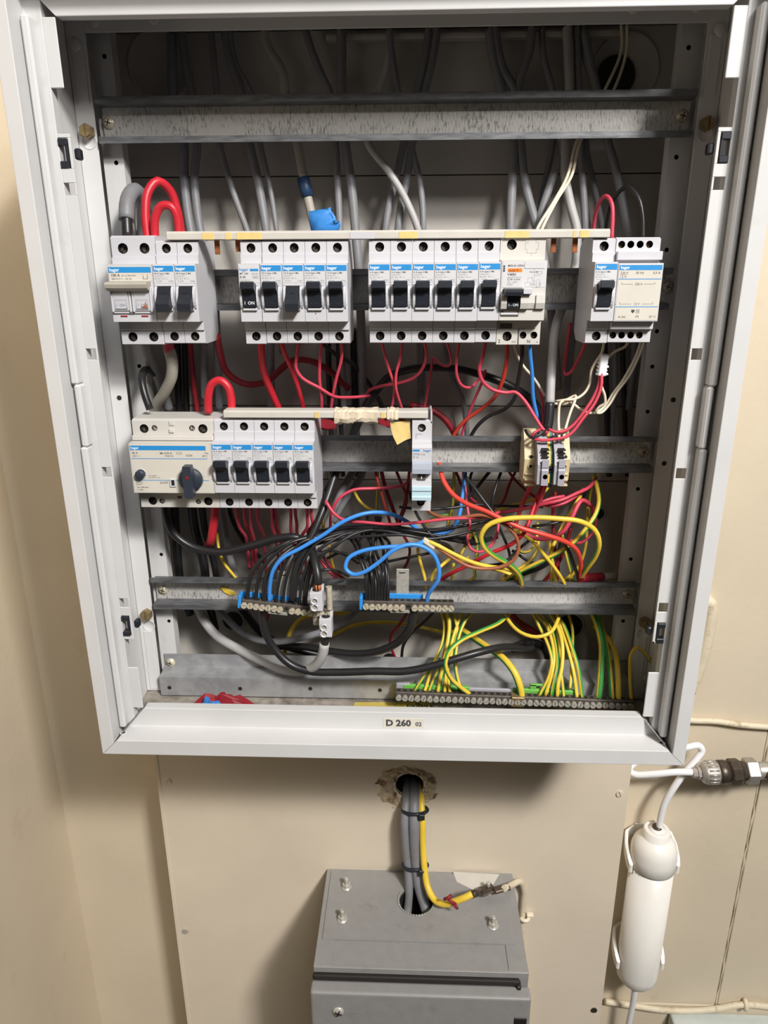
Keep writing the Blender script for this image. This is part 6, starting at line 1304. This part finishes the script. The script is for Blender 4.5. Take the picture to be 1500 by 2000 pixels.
# ================================================================== water filter on the right wall
fy = WY-36.0
ft = at(1283, 1618, fy); fb = at(1240, 1918, fy); fx = (ft.x+fb.x)/2
ax = (fb-ft).normalized(); HL = (fb-ft).length
t = thing('water_filter', 'white cylindrical inline water filter clipped to the wall, right of the board', 'filter', fb)
bm = B(); lathe(bm, [(0, 14.9), (1, 16.6), (12, 16.6), (13, 17.7), (17, 22.8), (23, 27.0), (31, 29.2), (41, 29.9), (57, 29.9), (58, 28.8), (59, 28.8)], (ft-fb), ax, 36); link('cap', bm, 'filter', t)
bm = B(); lathe(bm, [(58, 28.5), (HL-28, 28.5), (HL-17, 27.3), (HL-9, 22.3), (HL-2, 15.3), (HL+3, 12.7), (HL+4, 9.3)], (ft-fb), ax, 36); link('barrel', bm, 'filter', t)
bm = B(); lathe(bm, [(-.2, 11), (-.4, 11), (-.4, 8.2), (-1.6, 8), (-1.6, 5.6)], (ft-fb), ax, 24); link('fitting_collar', bm, 'filter', t)
bm = B(); lathe(bm, [(-1.6, 6.4), (-3.6, 6.0), (-3.6, 4.8)], (ft-fb), ax, 20); link('release_ring', bm, 'gunmetal', t)
for k, (fr, lab) in enumerate(((.17, 'upper white bracket gripping the water filter'), (.80, 'lower white bracket gripping the water filter'))):
    c = ft.lerp(fb, fr); br = thing('filter_bracket', lab, 'bracket', c, 'water filter brackets')
    bm = B(); box(bm, -16, 16, WY-fy-3, WY-fy-.3, -9, 24, .6); link('wall_plate', bm, 'filter', br)
    for s in (-1, 1):
        bm = B(); P = [(s*17, 33), (s*29, 26), (s*32.4, 12), (s*32.2, -2), (s*30.4, -11)]
        q = [Vector((x, y, 16-(33-y)*.62)) for x, y in P]; Rn = []
        for i, c_ in enumerate(q):
            hgt = (7, 8, 9, 9, 7)[i]
            Rn.append([bm.verts.new(c_+Vector(v)) for v in ((-s*2.0, 0, hgt), (s*2.4, 0, hgt), (s*2.4, 0, -hgt), (-s*2.0, 0, -hgt))])
        for a_, b_ in zip(Rn, Rn[1:]):
            for i in range(4): bm.faces.new((a_[i], a_[(i+1) % 4], b_[(i+1) % 4], b_[i]))
        bm.faces.new(Rn[0]); bm.faces.new(Rn[-1][::-1]); bmesh.ops.bevel(bm, geom=bm.edges[:], offset=1.0, segments=2, affect='EDGES')
        link('arm', bm, 'filter', br)
ftp = lambda px, py: at(px, py, fy)
wire('white_tube', 'white plastic water tube rising from the filter behind the cabinet corner', 'tube', 'white water tubes', 'white', 8.6, [(1287, 1622, 114), (1289, 1605, 114), (1298, 1570, 114), (1315, 1540, 114), (1335, 1512, 116), (1362, 1480, 120), (1371, 1466, 122), (1364, 1456, 122), (1345, 1459, 122), (1320, 1464, 124), (1280, 1472, 126), (1240, 1490, 126), (1228, 1503, 124), (1238, 1512, 118), (1275, 1512, 110), (1320, 1508, 104), (1356, 1508, 102)], n=14)
wire('white_tube', 'white plastic water tube leaving the bottom of the filter', 'tube', 'white water tubes', 'white', 8.4, [(1241, 1915, 114), (1240, 1930, 114), (1236, 1960, 116), (1230, 1990, 118), (1224, 2020, 120)], n=14)
# metal couplings of the water pipe
A = at(1352, 1510, 102); Bp = at(1510, 1504, 102); d = (Bp-A); L = d.length; un = d.normalized()
t = thing('pipe_coupling', 'chrome and bronze pipe coupling with valve at the right edge', 'coupling', A)
def seg(name, prof, mt, n=24): bm = B(); lathe(bm, [(h*L, r) for h, r in prof], (0, 0, 0), un, n); return link(name, bm, mt, t)
seg('push_fitting', [(.0, 6.2), (.06, 6.6), (.06, 8), (.12, 8), (.14, 9.5)], 'chrome', 8)
nut = seg('knurled_nut', [(.10, 9), (.13, 12.5), (.16, 13.8), (.30, 13.8), (.32, 13)], 'chrome')
bm = B(); a1 = un.orthogonal().normalized(); b1 = un.cross(a1)
for i in range(16):
    r = a1*math.cos(i*math.pi/8)+b1*math.sin(i*math.pi/8); c = un*(L*.235)+r*13.6
    cyl(bm, c-un*(L*.06), c+un*(L*.06), 1.3, n=6)
link('knurl', bm, 'chrome', nut)
seg('bronze_collar', [(.31, 13.2), (.33, 14.8), (.41, 14.8), (.43, 12.6), (.45, 12.6)], 'gunmetal')
seg('bronze_nut', [(.44, 12.6), (.455, 15.2), (.47, 16.0), (.57, 16.0), (.585, 15.2), (.61, 12.4), (.65, 12.4)], 'gunmetal', 8)
seg('chrome_nut', [(.64, 12.6), (.65, 15.6), (.66, 16.2), (.78, 16.2), (.79, 15.2), (.81, 10)], 'chrome', 6)
seg('valve_body', [(.80, 10), (.82, 10.5), (1.6, 10.5)], 'chrome')
bm = B(); c = un*(L*.93); cyl(bm, c+Vector((0, -4, 0)), c+Vector((0, -16, -1)), 7.4, 6.6, n=18); cyl(bm, c+Vector((0, -15, -1)), c+Vector((0, -19, -1)), 3, n=12); link('valve_spindle', bm, 'gunmetal', t)
# painted-over cables on the wall, bump behind the cabinet, pale box
wire('painted_cable', 'cream painted cable running level on the wall above the coupling', 'cable', 'painted cables on the wall', 'paintcable', 8.0, [(1300, 1400, 144), (1350, 1407, 144), (1400, 1409, 144), (1450, 1416, 144), (1520, 1421, 144)], n=12)
wire('painted_cable', 'cream painted cable along the wall under the water filter', 'cable', 'painted cables on the wall', 'paintcable', 9.0, [(1182, 1956, 144), (1230, 1963, 144), (1290, 1972, 144), (1350, 1974, 144), (1400, 1970, 144), (1450, 1962, 144), (1520, 1968, 144)], n=12)
p = at(1455, 1963, 144); bm = B(); sweep(bm, [p+Vector((0, 4-9.0*math.sin(t_), 7.2*math.cos(t_))) for t_ in [i*math.pi/10 for i in range(11)]], 3.6, n=8)
tag(link('cable_clip', bm, 'paintcable'), 'cream painted clip on the lower wall cable at the right', 'clip')
wire('painted_conduit', 'cream painted conduit bend beside the right edge of the cabinet', 'conduit', None, 'paintcable', 17.0, [(1350, 1185, 146), (1368, 1172, 146), (1385, 1178, 146), (1386, 1210, 146), (1376, 1262, 146), (1362, 1310, 146), (1345, 1350, 146)], n=16)
pb = at(1308, 1975, 70); tz = atz(1400, 1976, -985).z
t = thing('junction_box', 'pale grey-green plastic box at the bottom right corner', 'box', (at(1400, 1985, 110).x, 100, -1140))
xa = at(1305, 1980, WY).x; ztop = at(1400, 1976, WY).z
bm = B(); box(bm, xa, xa+260, WY-75, WY-.5, -1140, ztop, 4, seg=3); part(t, 'case', bm, 'palebox')
bm = B(); box(bm, xa+20, xa+250, WY-81, WY-74, -1140, ztop-6, 3, seg=2); part(t, 'lid', bm, 'palebox')
for k in range(3): 
    bm = B(); lathe(bm, [(0, 12), (.5, 11.8), (.5, 10.8), (.1, 10.6), (.1, .1)], (xa+70+k*70, WY-38, ztop), (0, 0, 1), 24); part(t, 'knockout', bm, 'palebox')
# painted dents and drips are left to the paint; hardened filler beads run down the panel joint
bm = B(); rg = random.Random(8); P = [Vector((jx+rg.uniform(-.8, .8), WY+1.2, -420-k*14)) for k in range(46)]
sweep(bm, P, lambda s_: 1.3+.6*math.sin(s_*60), n=6); o = link('joint_filler', bm, 'paintcable', wr)
